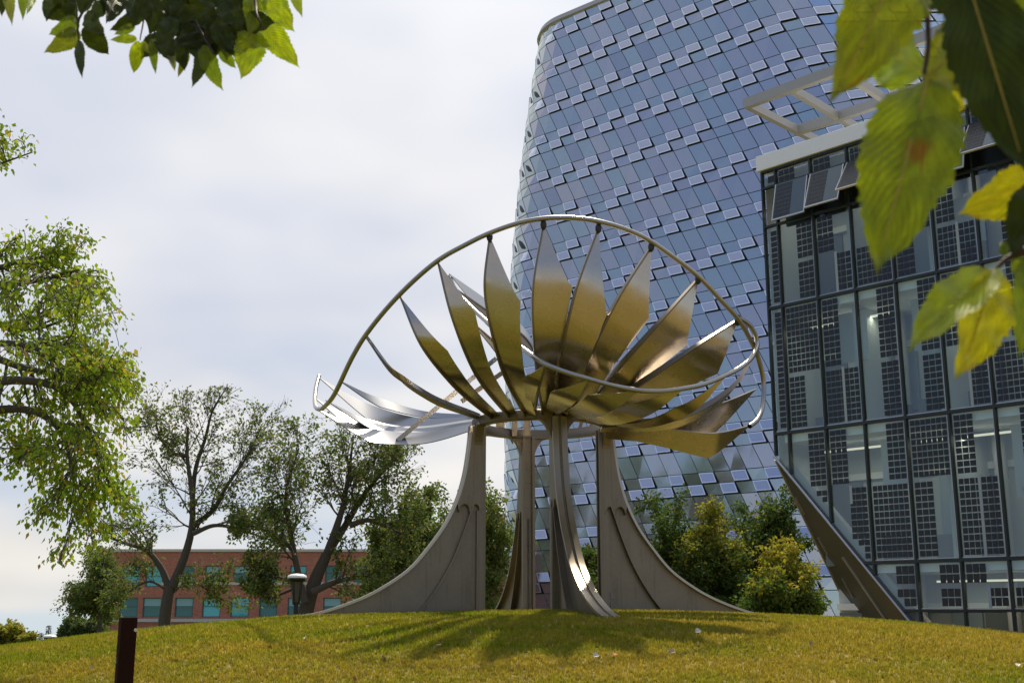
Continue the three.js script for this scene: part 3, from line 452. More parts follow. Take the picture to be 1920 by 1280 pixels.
    for (const k of [1, -1]) part('outer_flange', sheet(cv.map(v => P(v.x, v.y, 0.15 * k)), cv.map(v => P(v.x, v.y, 0.03 * k)), 0.05, 2), steelF, leg);
    const g0 = ci.map(v => P(v.x, v.y, 0.15)), g1 = ci.map(v => P(v.x, v.y, -0.15)); part('curved_rib', sheet(g0, g1, 0.03, 2), steelL, leg);
    part('inner_column', ext([[0.0, -0.3], [0.095, -0.3], [0.095, 2.04], [0.0, 2.04]], 0.26, 0), steelL, leg);
    part('inner_flange', merge([bar(P(-0.02, -0.3, 0.11), P(-0.02, 3.84, 0.11), 0.14, 0.06, tg), bar(P(-0.02, -0.3, -0.11), P(-0.02, 3.84, -0.11), 0.14, 0.06, tg)]), steelL, leg);
    if (q === 1) for (const y of [0.32, 0.12]) part('access_plate', ext([[0.13, y - 0.07], [0.21, y - 0.07], [0.21, y + 0.07], [0.13, y + 0.07]], 0.075, 0.004), ribM, leg);
    for (const s of [1, -1]) {   // concave brackets under the hub
      const pts = [[0, 3.86], [0.42, 3.86]]; for (let k = 0; k <= 10; k++) { const a = k / 10 * Math.PI / 2; pts.push([0.10 + 0.34 * (1 - Math.sin(a)), 3.80 - 0.78 * (1 - Math.cos(a))]); } pts.push([0, 3.02]);
      const g = new THREE.ExtrudeGeometry(new THREE.Shape(pts.map(v => new THREE.Vector2(v[0] * s, v[1]))), { depth: 0.16, bevelEnabled: false }); g.applyMatrix4(new THREE.Matrix4().makeBasis(tg, V(0, 1, 0), rd)); const c = AXIS.clone().addScaledVector(rd, 1.32); part('capital_bracket', g.translate(c.x, 0, c.z), steelL, leg);
    }
  }
}

// ------------------------------------------------------------------ trees
const bark = std([0.085, 0.070, 0.055], 0.9);
function leafMat(c, tr = 0.45) { const m = phys(null, { roughness: 0.9, specularIntensity: 0.3, transmission: tr, thickness: 0, side: THREE.DoubleSide, vertexColors: true }); m.color.setRGB(1, 1, 1); m.userData.c = c; return m; }
const foliage = leafMat(null);
function leafBatch() { return { pos: [], idx: [], col: [] }; }
function addLeaf(b, p, dir, nrm, L, w, c) {
  const s = dir.clone().cross(nrm).normalize().multiplyScalar(w), o = b.pos.length / 3, q = (v) => b.pos.push(v.x, v.y, v.z), dn = nrm.clone().multiplyScalar(w * 0.35);
  q(p); q(p.clone().addScaledVector(dir, L * 0.45).add(s).add(dn)); q(p.clone().addScaledVector(dir, L)); q(p.clone().addScaledVector(dir, L * 0.45).sub(s).add(dn)); 
  b.idx.push(o, o + 1, o + 2, o, o + 2, o + 3); for (let k = 0; k < 4; k++) b.col.push(...c);
}
function tree(name, label, group, o) {
  const R = rng(o.seed), base = o.mains[0].pts[0].clone(), t = thing(name, label, 'tree', base, group), wood = [], twigs = [], lb = leafBatch();
  const rv = () => V(R() - 0.5, R() - 0.5, R() - 0.5).multiplyScalar(2);
  function leaves(p, dir, n) {
    const hy = o.top ? clamp((p.y - o.top[0]) / (o.top[1] - o.top[0])) : 0;
    for (let i = 0; i < n; i++) {
      const d = dir.clone().multiplyScalar(0.5).add(rv().multiplyScalar(0.8)).add(V(0, -(o.droop ?? 0.4), 0)).normalize(), nn = rv().add(V(0, 0.6, 0)).normalize(), L = o.leaf * (0.6 + 0.8 * R());
      const h = R(), v = 0.7 + 0.6 * R(), c = o.colors[o.top ? (R() < hy * 1.1 ? (h < 0.6 ? 1 : 2) : 0) : h < (o.mixA ?? 0.7) ? 0 : h < 0.93 ? 1 : 2];
      addLeaf(lb, p.clone().addScaledVector(rv(), o.spread ?? 0.12), d, nn, L, L * 0.30, [c[0] * v, c[1] * v, c[2] * v]);
    }
  }
  function grow(p, dir, len, rad, lvl) {
    if (o.limit && !o.limit(...project(p))) return;
    const n = 5, pts = [p.clone()], rr = [rad]; let d = dir.clone(), q = p.clone();
    for (let i = 1; i <= n; i++) { d.add(rv().multiplyScalar(0.16)).add(V(0, lvl >= o.levels - 1 ? -(o.sag ?? 0.05) : (o.lift ?? 0.04), 0)).normalize(); q = q.clone().addScaledVector(d, len / n); if (o.limit && !o.limit(...project(q))) { if (i < 2) return; break; } pts.push(q); rr.push(Math.max(0.006, rad * (1 - 0.75 * i / n)));
      if (lvl < o.levels && i >= 1) { const kids = o.kids * (R() + 0.5); for (let k = 0; k < kids; k++) grow(q, d.clone().add(rv().multiplyScalar(0.75)).normalize(), len * (0.42 + 0.25 * R()), rad * 0.5, lvl + 1); }
      if (lvl >= o.levels - (o.leafLevels ?? 0) && R() < o.dens) leaves(q, d, o.per); }
    (lvl >= o.levels ? twigs : wood).push(tube(pts, rr, lvl >= o.levels ? 3 : 5));
  }
  const trunk = [], limb = [];
  o.mains.forEach((m, i) => {
    const pts = curvePts(m.pts, 16), rr = pts.map((_, k) => mix(m.r0, m.r1, k / 15)); const seg = tube(pts, rr, 9); (m.trunk ? trunk : limb).push(seg);
    if (m.bare) return; const n = m.n ?? 12;
    for (let k = 0; k < n; k++) { const s = mix(m.from ?? 0.35, 1, (k + R()) / n), j = Math.min(14, Math.floor(s * 15)), tgn = pts[j + 1].clone().sub(pts[j]).normalize(); grow(pts[j], tgn.multiplyScalar(0.7).add(rv().multiplyScalar(0.8)).add(V(0, o.up ?? 0.15, 0)).normalize(), (m.len ?? o.len) * (0.6 + 0.7 * R()), rr[j] * (o.thin ?? 0.5), 1); }
  });
  part('trunk', merge(trunk), bark, t); for (const l of limb) part('branch', l, bark, t);
  if (wood.length) part('boughs', merge(wood), bark, t); if (twigs.length) part('twigs', merge(twigs), bark, t);
    part('crown', fromArrays(lb.pos, lb.idx, null, lb.col), foliage, t);
  return t;
}
const pl = (z, ...q) => q.map(([x, y, dz = 0]) => at(x, y, z + dz));
const dark = [[0.12, 0.18, 0.035], [0.19, 0.22, 0.04], [0.26, 0.21, 0.04]];
const bright = [[0.22, 0.33, 0.020], [0.36, 0.43, 0.028], [0.46, 0.33, 0.03]];
// big tree reaching in from the left
// pruned outline of the crown, with a gap below the separate high bough
const elmEdge = [[190, 60], [240, 70], [300, 95], [345, 110], [372, 95], [380, -160], [404, -160], [414, 50], [432, 125], [480, 165], [540, 180], [600, 212], [660, 238], [740, 250], [800, 282], [860, 285], [930, 268], [985, 235], [1030, 150], [1060, 80]];
const elmLimit = (x, y) => { if (y < 190 || y > 1060) return y < 190 && x < -60; if (y > 880 && x < 45 && x > -120) return false; let k = 0; while (k < elmEdge.length - 2 && elmEdge[k + 1][0] < y) k++; const [y0, x0] = elmEdge[k], [y1, x1] = elmEdge[k + 1]; return x < mix(x0, x1, (y - y0) / (y1 - y0)) + 18 + 36 * noise.noise(x * 0.012, y * 0.022, 2) + 24 * noise.noise(x * 0.05, y * 0.06, 5) && noise.noise(x * 0.024 + 3, y * 0.028, 7.7) < (y < 385 ? 0.36 : 0.42) - 0.10 * sstep(0, 250, x); };
tree('elm_tree', 'large leafy green tree reaching in from the left edge', null, { seed: 3, limit: elmLimit, levels: 3, kids: 0.62, len: 1.2, leaf: 0.08, per: 4, dens: 0.5, leafLevels: 1, colors: bright, droop: 0.9, sag: 0.08, spread: 0.16, up: 0.05, mains: [
  { trunk: true, bare: true, pts: pl(17, [-330, 1420], [-290, 1100], [-230, 760], [-200, 500]), r0: 0.32, r1: 0.2 },
  { pts: pl(17, [-215, 640], [-60, 540], [60, 528], [150, 505]), r0: 0.075, r1: 0.015, n: 15, from: 0.5 },
  { pts: pl(17.5, [-230, 720], [-80, 590, 0.5], [40, 620, 0.8], [150, 590, 1]), r0: 0.07, r1: 0.015, n: 15, from: 0.5 },
  { pts: pl(16.5, [-230, 760], [-40, 668], [45, 690], [120, 700], [180, 680]), r0: 0.075, r1: 0.015, n: 16, from: 0.45 },
  { pts: pl(16, [-240, 800], [-40, 722], [50, 713], [120, 735], [175, 830], [215, 940]), r0: 0.09, r1: 0.012, n: 20, from: 0.4, len: 0.85 },
  { pts: pl(16.5, [-240, 840], [-30, 772], [60, 770], [110, 805], [135, 880], [140, 970]), r0: 0.08, r1: 0.012, n: 16, from: 0.45, len: 0.8 },
  { pts: pl(16.8, [-220, 640], [-100, 530], [0, 500], [80, 480]), r0: 0.07, r1: 0.015, n: 12, from: 0.5, len: 0.8 },
  { pts: pl(16, [-200, 700], [-60, 650], [60, 650], [140, 710], [195, 770]), r0: 0.07, r1: 0.012, n: 16, from: 0.45 },
  { pts: pl(17.2, [-230, 900], [-120, 800], [-50, 780], [0, 800]), r0: 0.08, r1: 0.02, n: 8, from: 0.5, len: 0.7 },
  { pts: pl(17, [-215, 540], [-160, 380], [-60, 330], [60, 285]), r0: 0.05, r1: 0.01, n: 9, from: 0.6, len: 0.6 },
] });
const within = (x0, x1, y0, sd) => (x, y) => y > y0 + 40 * noise.noise(x * 0.02, sd, 1.5) + 0.0011 * (x - (x0 + x1) / 2) ** 2 && x > x0 + 20 * noise.noise(y * 0.03, sd, 4) && x < x1 + 20 * noise.noise(y * 0.03, sd, 8);
const sparse = { levels: 3, kids: 0.5, leaf: 0.13, per: 2, dens: 0.55, thin: 0.34, leafLevels: 0, colors: dark, droop: 0.4, sag: 0.0, spread: 0.15, up: 0.25 };
tree('sparse_tree', 'thinly leaved tree with forked dark trunk left of the lamp', null, { ...sparse, seed: 41, limit: within(190, 545, 715, 1.1), len: 1.9, kids: 0.55, mains: [
  { trunk: true, bare: true, pts: pl(46, [304, 1200], [311, 1140], [318, 1098]), r0: 0.25, r1: 0.21 },
  { pts: pl(46, [316, 1100], [300, 1062], [272, 1030], [245, 1022], [205, 1008]), r0: 0.15, r1: 0.04, n: 10, len: 1.2 },
  { pts: pl(46, [322, 1100], [345, 1045], [359, 990], [360, 930], [350, 850], [352, 800]), r0: 0.19, r1: 0.04, n: 15 },
  { pts: pl(46.5, [359, 960], [366, 880], [385, 820], [398, 770], [425, 725]), r0: 0.11, r1: 0.02, n: 13, from: 0.2 },
  { pts: pl(46, [362, 985], [400, 955], [425, 910], [460, 860], [490, 800]), r0: 0.12, r1: 0.025, n: 14, from: 0.25 },
  { pts: pl(45.5, [362, 1000], [400, 985], [440, 990], [500, 1010]), r0: 0.10, r1: 0.03, n: 9, from: 0.3, len: 1.1 },
  { pts: pl(46, [350, 855], [325, 850], [300, 820], [290, 780]), r0: 0.09, r1: 0.02, n: 9, from: 0.3, len: 1.1 },
  { pts: pl(46, [318, 1110], [280, 1090], [240, 1110], [205, 1130]), r0: 0.06, r1: 0.02, n: 10, from: 0.2, len: 0.9 },
  { pts: pl(46, [325, 1110], [350, 1090], [380, 1100], [400, 1120]), r0: 0.06, r1: 0.02, n: 9, from: 0.2, len: 0.9 },
] });
tree('branching_tree', 'dark spreading tree with leaning double trunk beside the lamp', null, { ...sparse, seed: 52, limit: within(425, 800, 782, 2.3), len: 1.6, per: 3, dens: 0.5, leafLevels: 0, kids: 0.62, mains: [
  { trunk: true, bare: true, pts: pl(44, [566, 1200], [575, 1140], [592, 1085], [612, 1040]), r0: 0.33, r1: 0.2 },
  { pts: pl(44, [612, 1042], [632, 985], [645, 940], [655, 880], [662, 815]), r0: 0.17, r1: 0.03, n: 18 },
  { pts: pl(44.5, [612, 1040], [650, 980], [680, 930], [720, 880], [755, 835]), r0: 0.16, r1: 0.03, n: 18, from: 0.2 },
  { pts: pl(44, [655, 985], [690, 975], [730, 990], [775, 1010]), r0: 0.12, r1: 0.03, n: 12, from: 0.2, len: 1.1 },
  { pts: pl(43.5, [585, 1110], [630, 1090], [690, 1080], [760, 1085]), r0: 0.14, r1: 0.04, n: 14, from: 0.2, len: 1.0 },
  { pts: pl(43.5, [572, 1130], [556, 1060], [545, 1000], [535, 930], [560, 840]), r0: 0.15, r1: 0.03, n: 20, from: 0.25 },
  { pts: pl(44, [552, 1030], [510, 1000], [470, 985]), r0: 0.10, r1: 0.03, n: 10, from: 0.2, len: 1.1 },
  { pts: pl(44, [560, 1080], [520, 1085], [480, 1070]), r0: 0.08, r1: 0.02, n: 10, from: 0.2, len: 0.9 },
  { pts: pl(44, [560, 1100], [500, 1120], [480, 1110]), r0: 0.06, r1: 0.02, n: 7, from: 0.2, len: 0.7 },
] });
const bush = (name, label, seed, z, x, yb, yt, w, colors, extra = {}, group = null) => {
  const R = rng(seed * 3 + 1), m = [{ trunk: true, bare: true, pts: pl(z, [x, yb + 40], [x + 2, mix(yb, yt, 0.3)]), r0: 0.14, r1: 0.09 }], k = 8;
  for (let i = 0; i < k; i++) { const u = (i / (k - 1) - 0.5) * 2 + (R() - 0.5) * 0.3, y1 = mix(yt, yb, (i === 3 || i === 5 ? 0 : 0.18 + 0.45 * R()) * (0.6 + 0.6 * Math.abs(u)) + 0.25 * u * u); m.push({ pts: pl(z, [x, mix(yb, yt, 0.10 + 0.25 * R())], [x + u * w * 0.3, mix(yb, y1, 0.5), (R() - 0.5) * 2], [x + u * w * 0.5, y1, (R() - 0.5) * 4]), r0: 0.07, r1: 0.02, n: 9, from: 0.2 }); }
  return tree(name, label, group, { ...sparse, levels: 3, kids: 0.62, len: 1.2, per: 4, dens: 0.7, leafLevels: 0, leaf: 0.16, spread: 0.22, seed, colors, mains: m, ...extra, top: extra.top ? [at(x, mix(yb, yt, 0.35), z).y, at(x, yt, z).y] : null });
};
bush('dense_tree', 'dark dense tree behind the left flared leg', 61, 48, 770, 1130, 930, 150, dark, { len: 0.9 });
bush('dense_tree', 'dark shrubby tree between the left leg and the back leg', 62, 50, 892, 1135, 965, 50, dark, { len: 1.3 });
const mid = [[0.05, 0.10, 0.015], [0.12, 0.17, 0.02], [0.25, 0.22, 0.025]], yel = [[0.09, 0.15, 0.018], [0.27, 0.27, 0.02], [0.34, 0.29, 0.03]], mixd = [[0.06, 0.11, 0.014], [0.20, 0.23, 0.02], [0.30, 0.27, 0.03]];
bush('maple_tree', 'dark green tree just right of the right flared leg', 71, 52, 1255, 1150, 975, 90, mid, { len: 1.0 });
bush('maple_tree', 'yellow green tree in the middle of the row by the right leg', 72, 50, 1325, 1150, 985, 120, mixd, { len: 0.9, top: true });
bush('maple_tree', 'tall dark green tree nearest the undercut glass corner', 73, 54, 1450, 1150, 945, 110, mid, { len: 1.0 });
bush('maple_tree', 'small yellow topped tree in front of the tall dark one', 74, 46, 1458, 1165, 1050, 95, yel, { len: 0.7, top: true, per: 3 });
bush('maple_tree', 'small green tree seen between the front leg and the right leg', 75, 50, 1105, 1145, 1050, 60, mid, { len: 0.6 });
bush('slim_tree', 'small thin tree at the left corner of the brick building', 81, 60, 185, 1165, 1040, 60, dark, { len: 0.9, kids: 0.5, per: 2, dens: 0.7 });
const far3 = [[-82, -104], [-92, -88], [-80, -74], [-96, -70]];
far3.forEach(([x, z], i) => { const [bx, by] = project(V(x, -4, z)), [, ty] = project(V(x, 24 + 3 * (i % 3), z)); bush('park_tree', ['nearest', 'second', 'third', 'farthest'][[3, 2, 1, 0][i]] + ' tall dark park tree beyond the left edge, mirrored low in the tower', 301 + i, -z, bx, by, ty, 420, mid, { len: 5, kids: 0.4, leaf: 0.7, spread: 0.8, per: 3 }, 'park trees left of the picture'); });
const shrub = [[0.07, 0.11, 0.03], [0.12, 0.16, 0.05], [0.2, 0.2, 0.04]];
bush('distant_shrub', 'light green bush on the skyline left of the wooden post', 82, 90, 140, 1195, 1163, 40, shrub, { len: 0.35, per: 2, leaf: 0.24, kids: 0.45 });
bush('distant_shrub', 'low green bush on the skyline beside the brick building', 83, 90, 172, 1190, 1168, 30, shrub, { len: 0.3, per: 2, leaf: 0.24, kids: 0.45 });
bush('distant_shrub', 'pale yellow bush at the far left of the skyline', 84, 80, 18, 1215, 1180, 60, [yel[1], yel[2], yel[0]], { len: 0.45, per: 2, leaf: 0.22, kids: 0.45 });
for (const [x, yt, s, lab] of [[91, 1172, 1, 'taller dark blue spruce tip on the far left skyline'], [77, 1186, 2, 'shorter dark blue spruce tip on the far left skyline']]) {
  const R = rng(90 + s), p = at(x, yt, 110), b = V(p.x, p.y - 6, p.z), t = thing('spruce_tree', lab, 'tree', b), lb = leafBatch();
  part('trunk', new THREE.CylinderGeometry(0.03, 0.16, 6, 6).translate(p.x, p.y - 3, p.z), bark, t);
  for (let i = 0; i < 1400; i++) { const h = Math.pow(R(), 0.8) * 6, a = R() * 6.28, r = (0.05 + h * 0.30) * (0.4 + 0.6 * R()) * (0.7 + 0.3 * Math.sin(h * 9)); const d = V(Math.cos(a), -0.25, Math.sin(a)).normalize(); addLeaf(lb, V(p.x + Math.cos(a) * r, p.y - h, p.z + Math.sin(a) * r), d, V(0, 1, 0), 0.26, 0.06, [0.02, 0.035, 0.035]); }
  part('crown', fromArrays(lb.pos, lb.idx, null, lb.col), foliage, t);
}

// ------------------------------------------------------------------ street lamp, post
for (const [x, y, z, w, lab] of [[557, 1076, 38, 36, 'dark lantern lamp with a white domed cap under the branching tree'], [93, 1190, 62, 24, 'lamp with a white domed cap peeking over the far left crest']]) {
  const p = at(x, y, z), k = w / FPX * z / 2, b = V(p.x, p.y - 3.6, p.z), t = thing('street_lamp', lab, 'street lamp', b);
  const mD = std([0.02, 0.02, 0.022], 0.5, 0.3), lathe = (pts, m, n) => part(n, new THREE.LatheGeometry(pts.map(q => new THREE.Vector2(...q)), 20).translate(p.x, p.y, p.z), m, t);
  lathe([[0, 0.02], [k * 0.6, 0], [k * 0.95, -0.05], [k, -0.11], [k * 0.98, -0.13], [0, -0.13]], std([0.7, 0.72, 0.75], 0.35), 'cap');
  lathe([[k * 0.86, -0.135], [k * 0.84, -0.22], [k * 0.3, -0.24], [0, -0.24]], mD, 'canopy');
  lathe([[k * 0.55, -0.24], [k * 0.36, -0.86], [k * 0.30, -0.90], [0, -0.9]], phys([0.05, 0.05, 0.05], { roughness: 0.2 }), 'lantern_glass');
  for (let i = 0; i < 4; i++) { const a = i * Math.PI / 2 + 0.5; part('lantern_rib', tube([V(p.x + Math.cos(a) * k * 0.75, p.y - 0.2, p.z + Math.sin(a) * k * 0.75), V(p.x + Math.cos(a) * k * 0.38, p.y - 0.95, p.z + Math.sin(a) * k * 0.38)], [0.022, 0.022], 6), mD, t); }
  part('pole', new THREE.CylinderGeometry(0.075, 0.095, 3.4, 14).translate(p.x, p.y - 2.6, p.z), mD, t);
}
{
  const p0 = at(240, 1157, 6), yb = groundY(p0.x, -6), wood = phys([0.022, 0.008, 0.005], { roughness: 0.9, specularIntensity: 0.2, bumpMap: tex(128, 256, (u, v) => { const n = 0.5 + 0.5 * noise.noise(u * 14, v * 1.5, 3); return [n, n, n]; }), bumpScale: 0.003 });
  const t = thing('wooden_post', 'dark brown square wooden post standing in the grass at lower left', 'post', V(p0.x, yb, -6)), H = p0.y - yb;
  const g = new RoundedBoxGeometry(0.078, H + 0.3, 0.078, 2, 0.005).rotateY(0.5).translate(p0.x, yb + H / 2 - 0.15, -6); part('post_shaft', g, wood, t);
  const q = at(251, 1181, 5.92); part('marker_disc', new THREE.CylinderGeometry(0.0085, 0.0085, 0.006, 18).rotateX(Math.PI / 2).rotateY(0.5 - 0.0).translate(q.x, q.y, q.z - 0.025), std([0.55, 0.5, 0.36], 0.6), t);
  const s = at(222, 1238, 5.98); part('bolt', new THREE.CylinderGeometry(0.016, 0.016, 0.02, 12).rotateZ(Math.PI / 2).rotateY(0.5).translate(s.x, s.y, s.z), std([0.02, 0.02, 0.02], 0.5, 0.6), t);
}

// ------------------------------------------------------------------ foreground foliage
const leafTex = tex(256, 512, (u, v) => {   // v along the leaf, u across; midrib at u = 0.5
  const s = Math.abs(u - 0.5) * 2, vein = (v * 15 - s * 5.2); const f = Math.abs(vein - Math.round(vein)) * 2, rib = Math.exp(-Math.pow(s / 0.035, 2)), lat = Math.exp(-Math.pow(f / 0.09, 2)) * (1 - s * 0.4);
  const n = 0.85 + 0.35 * tnoise(u, v, 9, 2) + 0.18 * tnoise(u, v, 44, 6), k = n * (1 + 0.22 * lat); const br = sstep(0.30, 0.48, tnoise(u, v, 5, 8.3));
  return [mix(mix(0.80 * k, 0.98, rib * 0.5), 0.85, br * 0.35), mix(0.86 * k, 0.72, rib * 0.5) * (1 - 0.5 * br * 0.6), mix(0.75 * k, 0.5, rib * 0.5)];
}, true);
leafTex.wrapS = leafTex.wrapT = THREE.ClampToEdgeWrapping;
const leafBump = tex(256, 512, (u, v) => { const s = Math.abs(u - 0.5) * 2, vein = (v * 15 - s * 5.2), f = Math.abs(vein - Math.round(vein)) * 2; const q = 0.5 + 0.5 * Math.cos(f * 3.14) * 0.6 + 0.1 * tnoise(u, v, 30, 4); return [q, q, q]; }); leafBump.wrapS = leafBump.wrapT = THREE.ClampToEdgeWrapping;
const spotTex = tex(256, 512, (u, v) => { const q = sstep(0.9, 0.2, Math.hypot((u - 0.40) * 5, (v - 0.40) * 9) + 0.5 * tnoise(u, v, 16, 3)), n = 0.82 + 0.3 * tnoise(u, v, 9, 2) + 0.2 * tnoise(u, v, 44, 6), s = Math.abs(u - 0.5) * 2, f = Math.abs((v * 15 - s * 5.2) - Math.round(v * 15 - s * 5.2)) * 2, k = n * (1 + 0.14 * Math.exp(-Math.pow(f / 0.09, 2))); return [mix(0.8 * k, 0.85, q), mix(0.86 * k, 0.36, q), 0.7 * k]; }, true); spotTex.wrapS = spotTex.wrapT = THREE.ClampToEdgeWrapping;
function leafMaterial(c, tr = 0.6) { return phys(c, { map: leafTex, bumpMap: leafBump, bumpScale: 0.002, roughness: 0.65, specularIntensity: 0.35, transmission: tr, thickness: 0, side: THREE.DoubleSide }); }
const spotted = leafMaterial([0.44, 0.50, 0.012]); spotted.map = spotTex;
const LM = { lime: leafMaterial([0.60, 0.68, 0.012]), green: leafMaterial([0.42, 0.52, 0.012]), olive: leafMaterial([0.46, 0.46, 0.010]), deep: leafMaterial([0.08, 0.105, 0.006], 0.35), yellow: leafMaterial([0.85, 0.74, 0.015]) };
function leafGeo(base, tip, hw, o = {}) {        // serrated ovate blade from base to tip (world), hw half width in metres
  const d = tip.clone().sub(base), L = d.length(); d.normalize(); const R = rng(o.seed ?? 1);
  const toCam = base.clone().negate().normalize(); const nrm = toCam.sub(d.clone().multiplyScalar(toCam.dot(d))).normalize(); let s = d.clone().cross(nrm).normalize();
  const roll = o.roll ?? 0; s = s.clone().multiplyScalar(Math.cos(roll)).addScaledVector(nrm, Math.sin(roll)); const n2 = s.clone().cross(d).normalize(), hwr = hw / Math.max(0.45, Math.cos(roll));
  const rows = 56, cols = 5, pos = [], uv = [], idx = [], fold = o.fold ?? 0.25, curl = o.curl ?? 0.12;
  for (let i = 0; i <= rows; i++) {
    const t = i / rows; let w = Math.pow(Math.sin(Math.PI * Math.pow(t, 0.72)), 0.85) * (t < 0.86 ? 1 : 1 - (t - 0.86) * 2.4); w = Math.max(w, 0.006); if (t > 0.88) w *= mix(1, 0.55, (t - 0.88) / 0.12);
    const teeth = 1 + 0.14 * (((t * (o.teeth ?? 17)) % 1) - 0.5) + 0.05 * (((t * (o.teeth ?? 17) * 2 + 0.3) % 1) - 0.5);
    for (let k = -cols; k <= cols; k++) {
      const f = k / cols, asym = f < 0 ? 1.0 : 0.90, e = Math.abs(f) > 0.99 ? teeth : 1, x = f * w * hwr * asym * e, a = Math.abs(x);
      const z = a * fold + hw * 0.10 * Math.sin(t * 21 + f * 2 + (o.seed ?? 1)) * Math.abs(f) - L * curl * t * t + L * curl * 0.5 * t;
      const p = base.clone().addScaledVector(d, t * L + Math.abs(x) * 0.12).addScaledVector(s, x).addScaledVector(n2, z); pos.push(p.x, p.y, p.z); uv.push(0.5 + f * 0.5, t);
    }
  }
  const C = 2 * cols + 1; for (let i = 0; i < rows; i++) for (let k = 0; k < C - 1; k++) { const a = i * C + k; idx.push(a, a + 1, a + C, a + 1, a + C + 1, a + C); }
  return fromArrays(pos, idx, uv);
}
const twigM = std([0.045, 0.022, 0.012], 0.7), vineM = phys([0.40, 0.28, 0.03], { roughness: 0.6 });
function foreLeaf(t, [bx, by, bz], [tx, ty, tz], hwPx, m, o = {}) { const b = at(bx, by, bz), e = at(tx, ty, tz); const l = part('leaf', leafGeo(b, e, hwPx / FPX * (bz + tz) / 2, o), m, t); if (o.midrib) { const off = b.clone().normalize().multiplyScalar(-0.0012); part('midrib', tube([b.clone().add(off), b.clone().lerp(e, 0.5).add(off), b.clone().lerp(e, 0.9).add(off)], [0.0011, 0.0008, 0.0003], 6), vineM, l); } return l; }
{
  const t = thing('leafy_twig', 'close leafy elm twig with large blurred green leaves hanging at upper right', 'branch', at(1740, 60, 0.86));
  const D = 0.86, r = 0.002;
  part('twig', tube(curvePts([at(1728, -160, D), at(1736, -20, D), at(1741, 90, D), at(1733, 138, D)], 14), Array.from({ length: 14 }, (_, i) => 0.0032 - i * 0.00012), 8), twigM, t);
  foreLeaf(t, [1715, -130, D], [1572, 178, D - 0.03], 92, LM.olive, { seed: 1, roll: 0.25, fold: 0.18, teeth: 12, midrib: true });
  foreLeaf(t, [1741, 150, D], [1646, 497, D - 0.04], 102, spotted, { seed: 2, roll: -0.1, fold: 0.2, curl: 0.16, teeth: 13, midrib: true });
  foreLeaf(t, [1736, 142, D + 0.02], [1620, 60, D + 0.1], 62, LM.lime, { seed: 3, roll: 0.3 });
  foreLeaf(t, [1730, 150, D + 0.03], [1850, 55, D + 0.06], 70, LM.olive, { seed: 4, roll: -0.3, teeth: 11, midrib: true });
  foreLeaf(t, [1742, 150, D + 0.04], [1806, 225, D + 0.1], 40, LM.yellow, { seed: 5, roll: 0.2 });
  foreLeaf(t, [1812, -50, D - 0.02], [1925, 325, D - 0.05], 88, LM.deep, { seed: 6, roll: -0.15, teeth: 12, midrib: true });
  foreLeaf(t, [1700, -120, D + 0.05], [1880, 60, D + 0.05], 80, LM.deep, { seed: 7, roll: 0.2 });
  foreLeaf(t, [2000, -60, D], [1830, 30, D], 60, LM.green, { seed: 8 });
  foreLeaf(t, [1985, -20, D + 0.04], [1880, 190, D], 75, LM.deep, { seed: 9, roll: 0.3 });
}
{
  const D = 0.92, t = thing('leafy_sprig', 'close sprig of serrated yellow green leaves at the right edge', 'branch', at(1880, 490, D));
  part('twig', tube(curvePts([at(2010, 440, D), at(1925, 468, D), at(1885, 488, D), at(1862, 512, D)], 12), Array.from({ length: 12 }, (_, i) => 0.0038 - i * 0.0002), 8), twigM, t);
  part('bud', new THREE.SphereGeometry(0.0042, 12, 10).scale(1, 1.5, 1).translate(...at(1884, 466, D - 0.01).toArray()), LM.green, t);
  foreLeaf(t, [1868, 505, D], [1802, 706, D - 0.02], 50, LM.yellow, { seed: 21, roll: 0.55, fold: 0.3, teeth: 10, midrib: true });
  foreLeaf(t, [1866, 503, D], [1704, 645, D - 0.05], 46, LM.lime, { seed: 22, roll: -0.6, fold: 0.3, teeth: 11 });
  foreLeaf(t, [1985, 318, D], [1802, 402, D], 55, LM.yellow, { seed: 23, roll: 0.3, teeth: 11 });
  foreLeaf(t, [1960, 330, D - 0.03], [1896, 478, D - 0.03], 44, LM.deep, { seed: 24, roll: -0.3 });
  foreLeaf(t, [1925, 480, D], [1918, 670, D], 30, LM.green, { seed: 25, roll: 0.5, teeth: 10 });
  foreLeaf(t, [1900, 485, D], [1970, 560, D], 30, LM.lime, { seed: 26, roll: 0.5 });
}
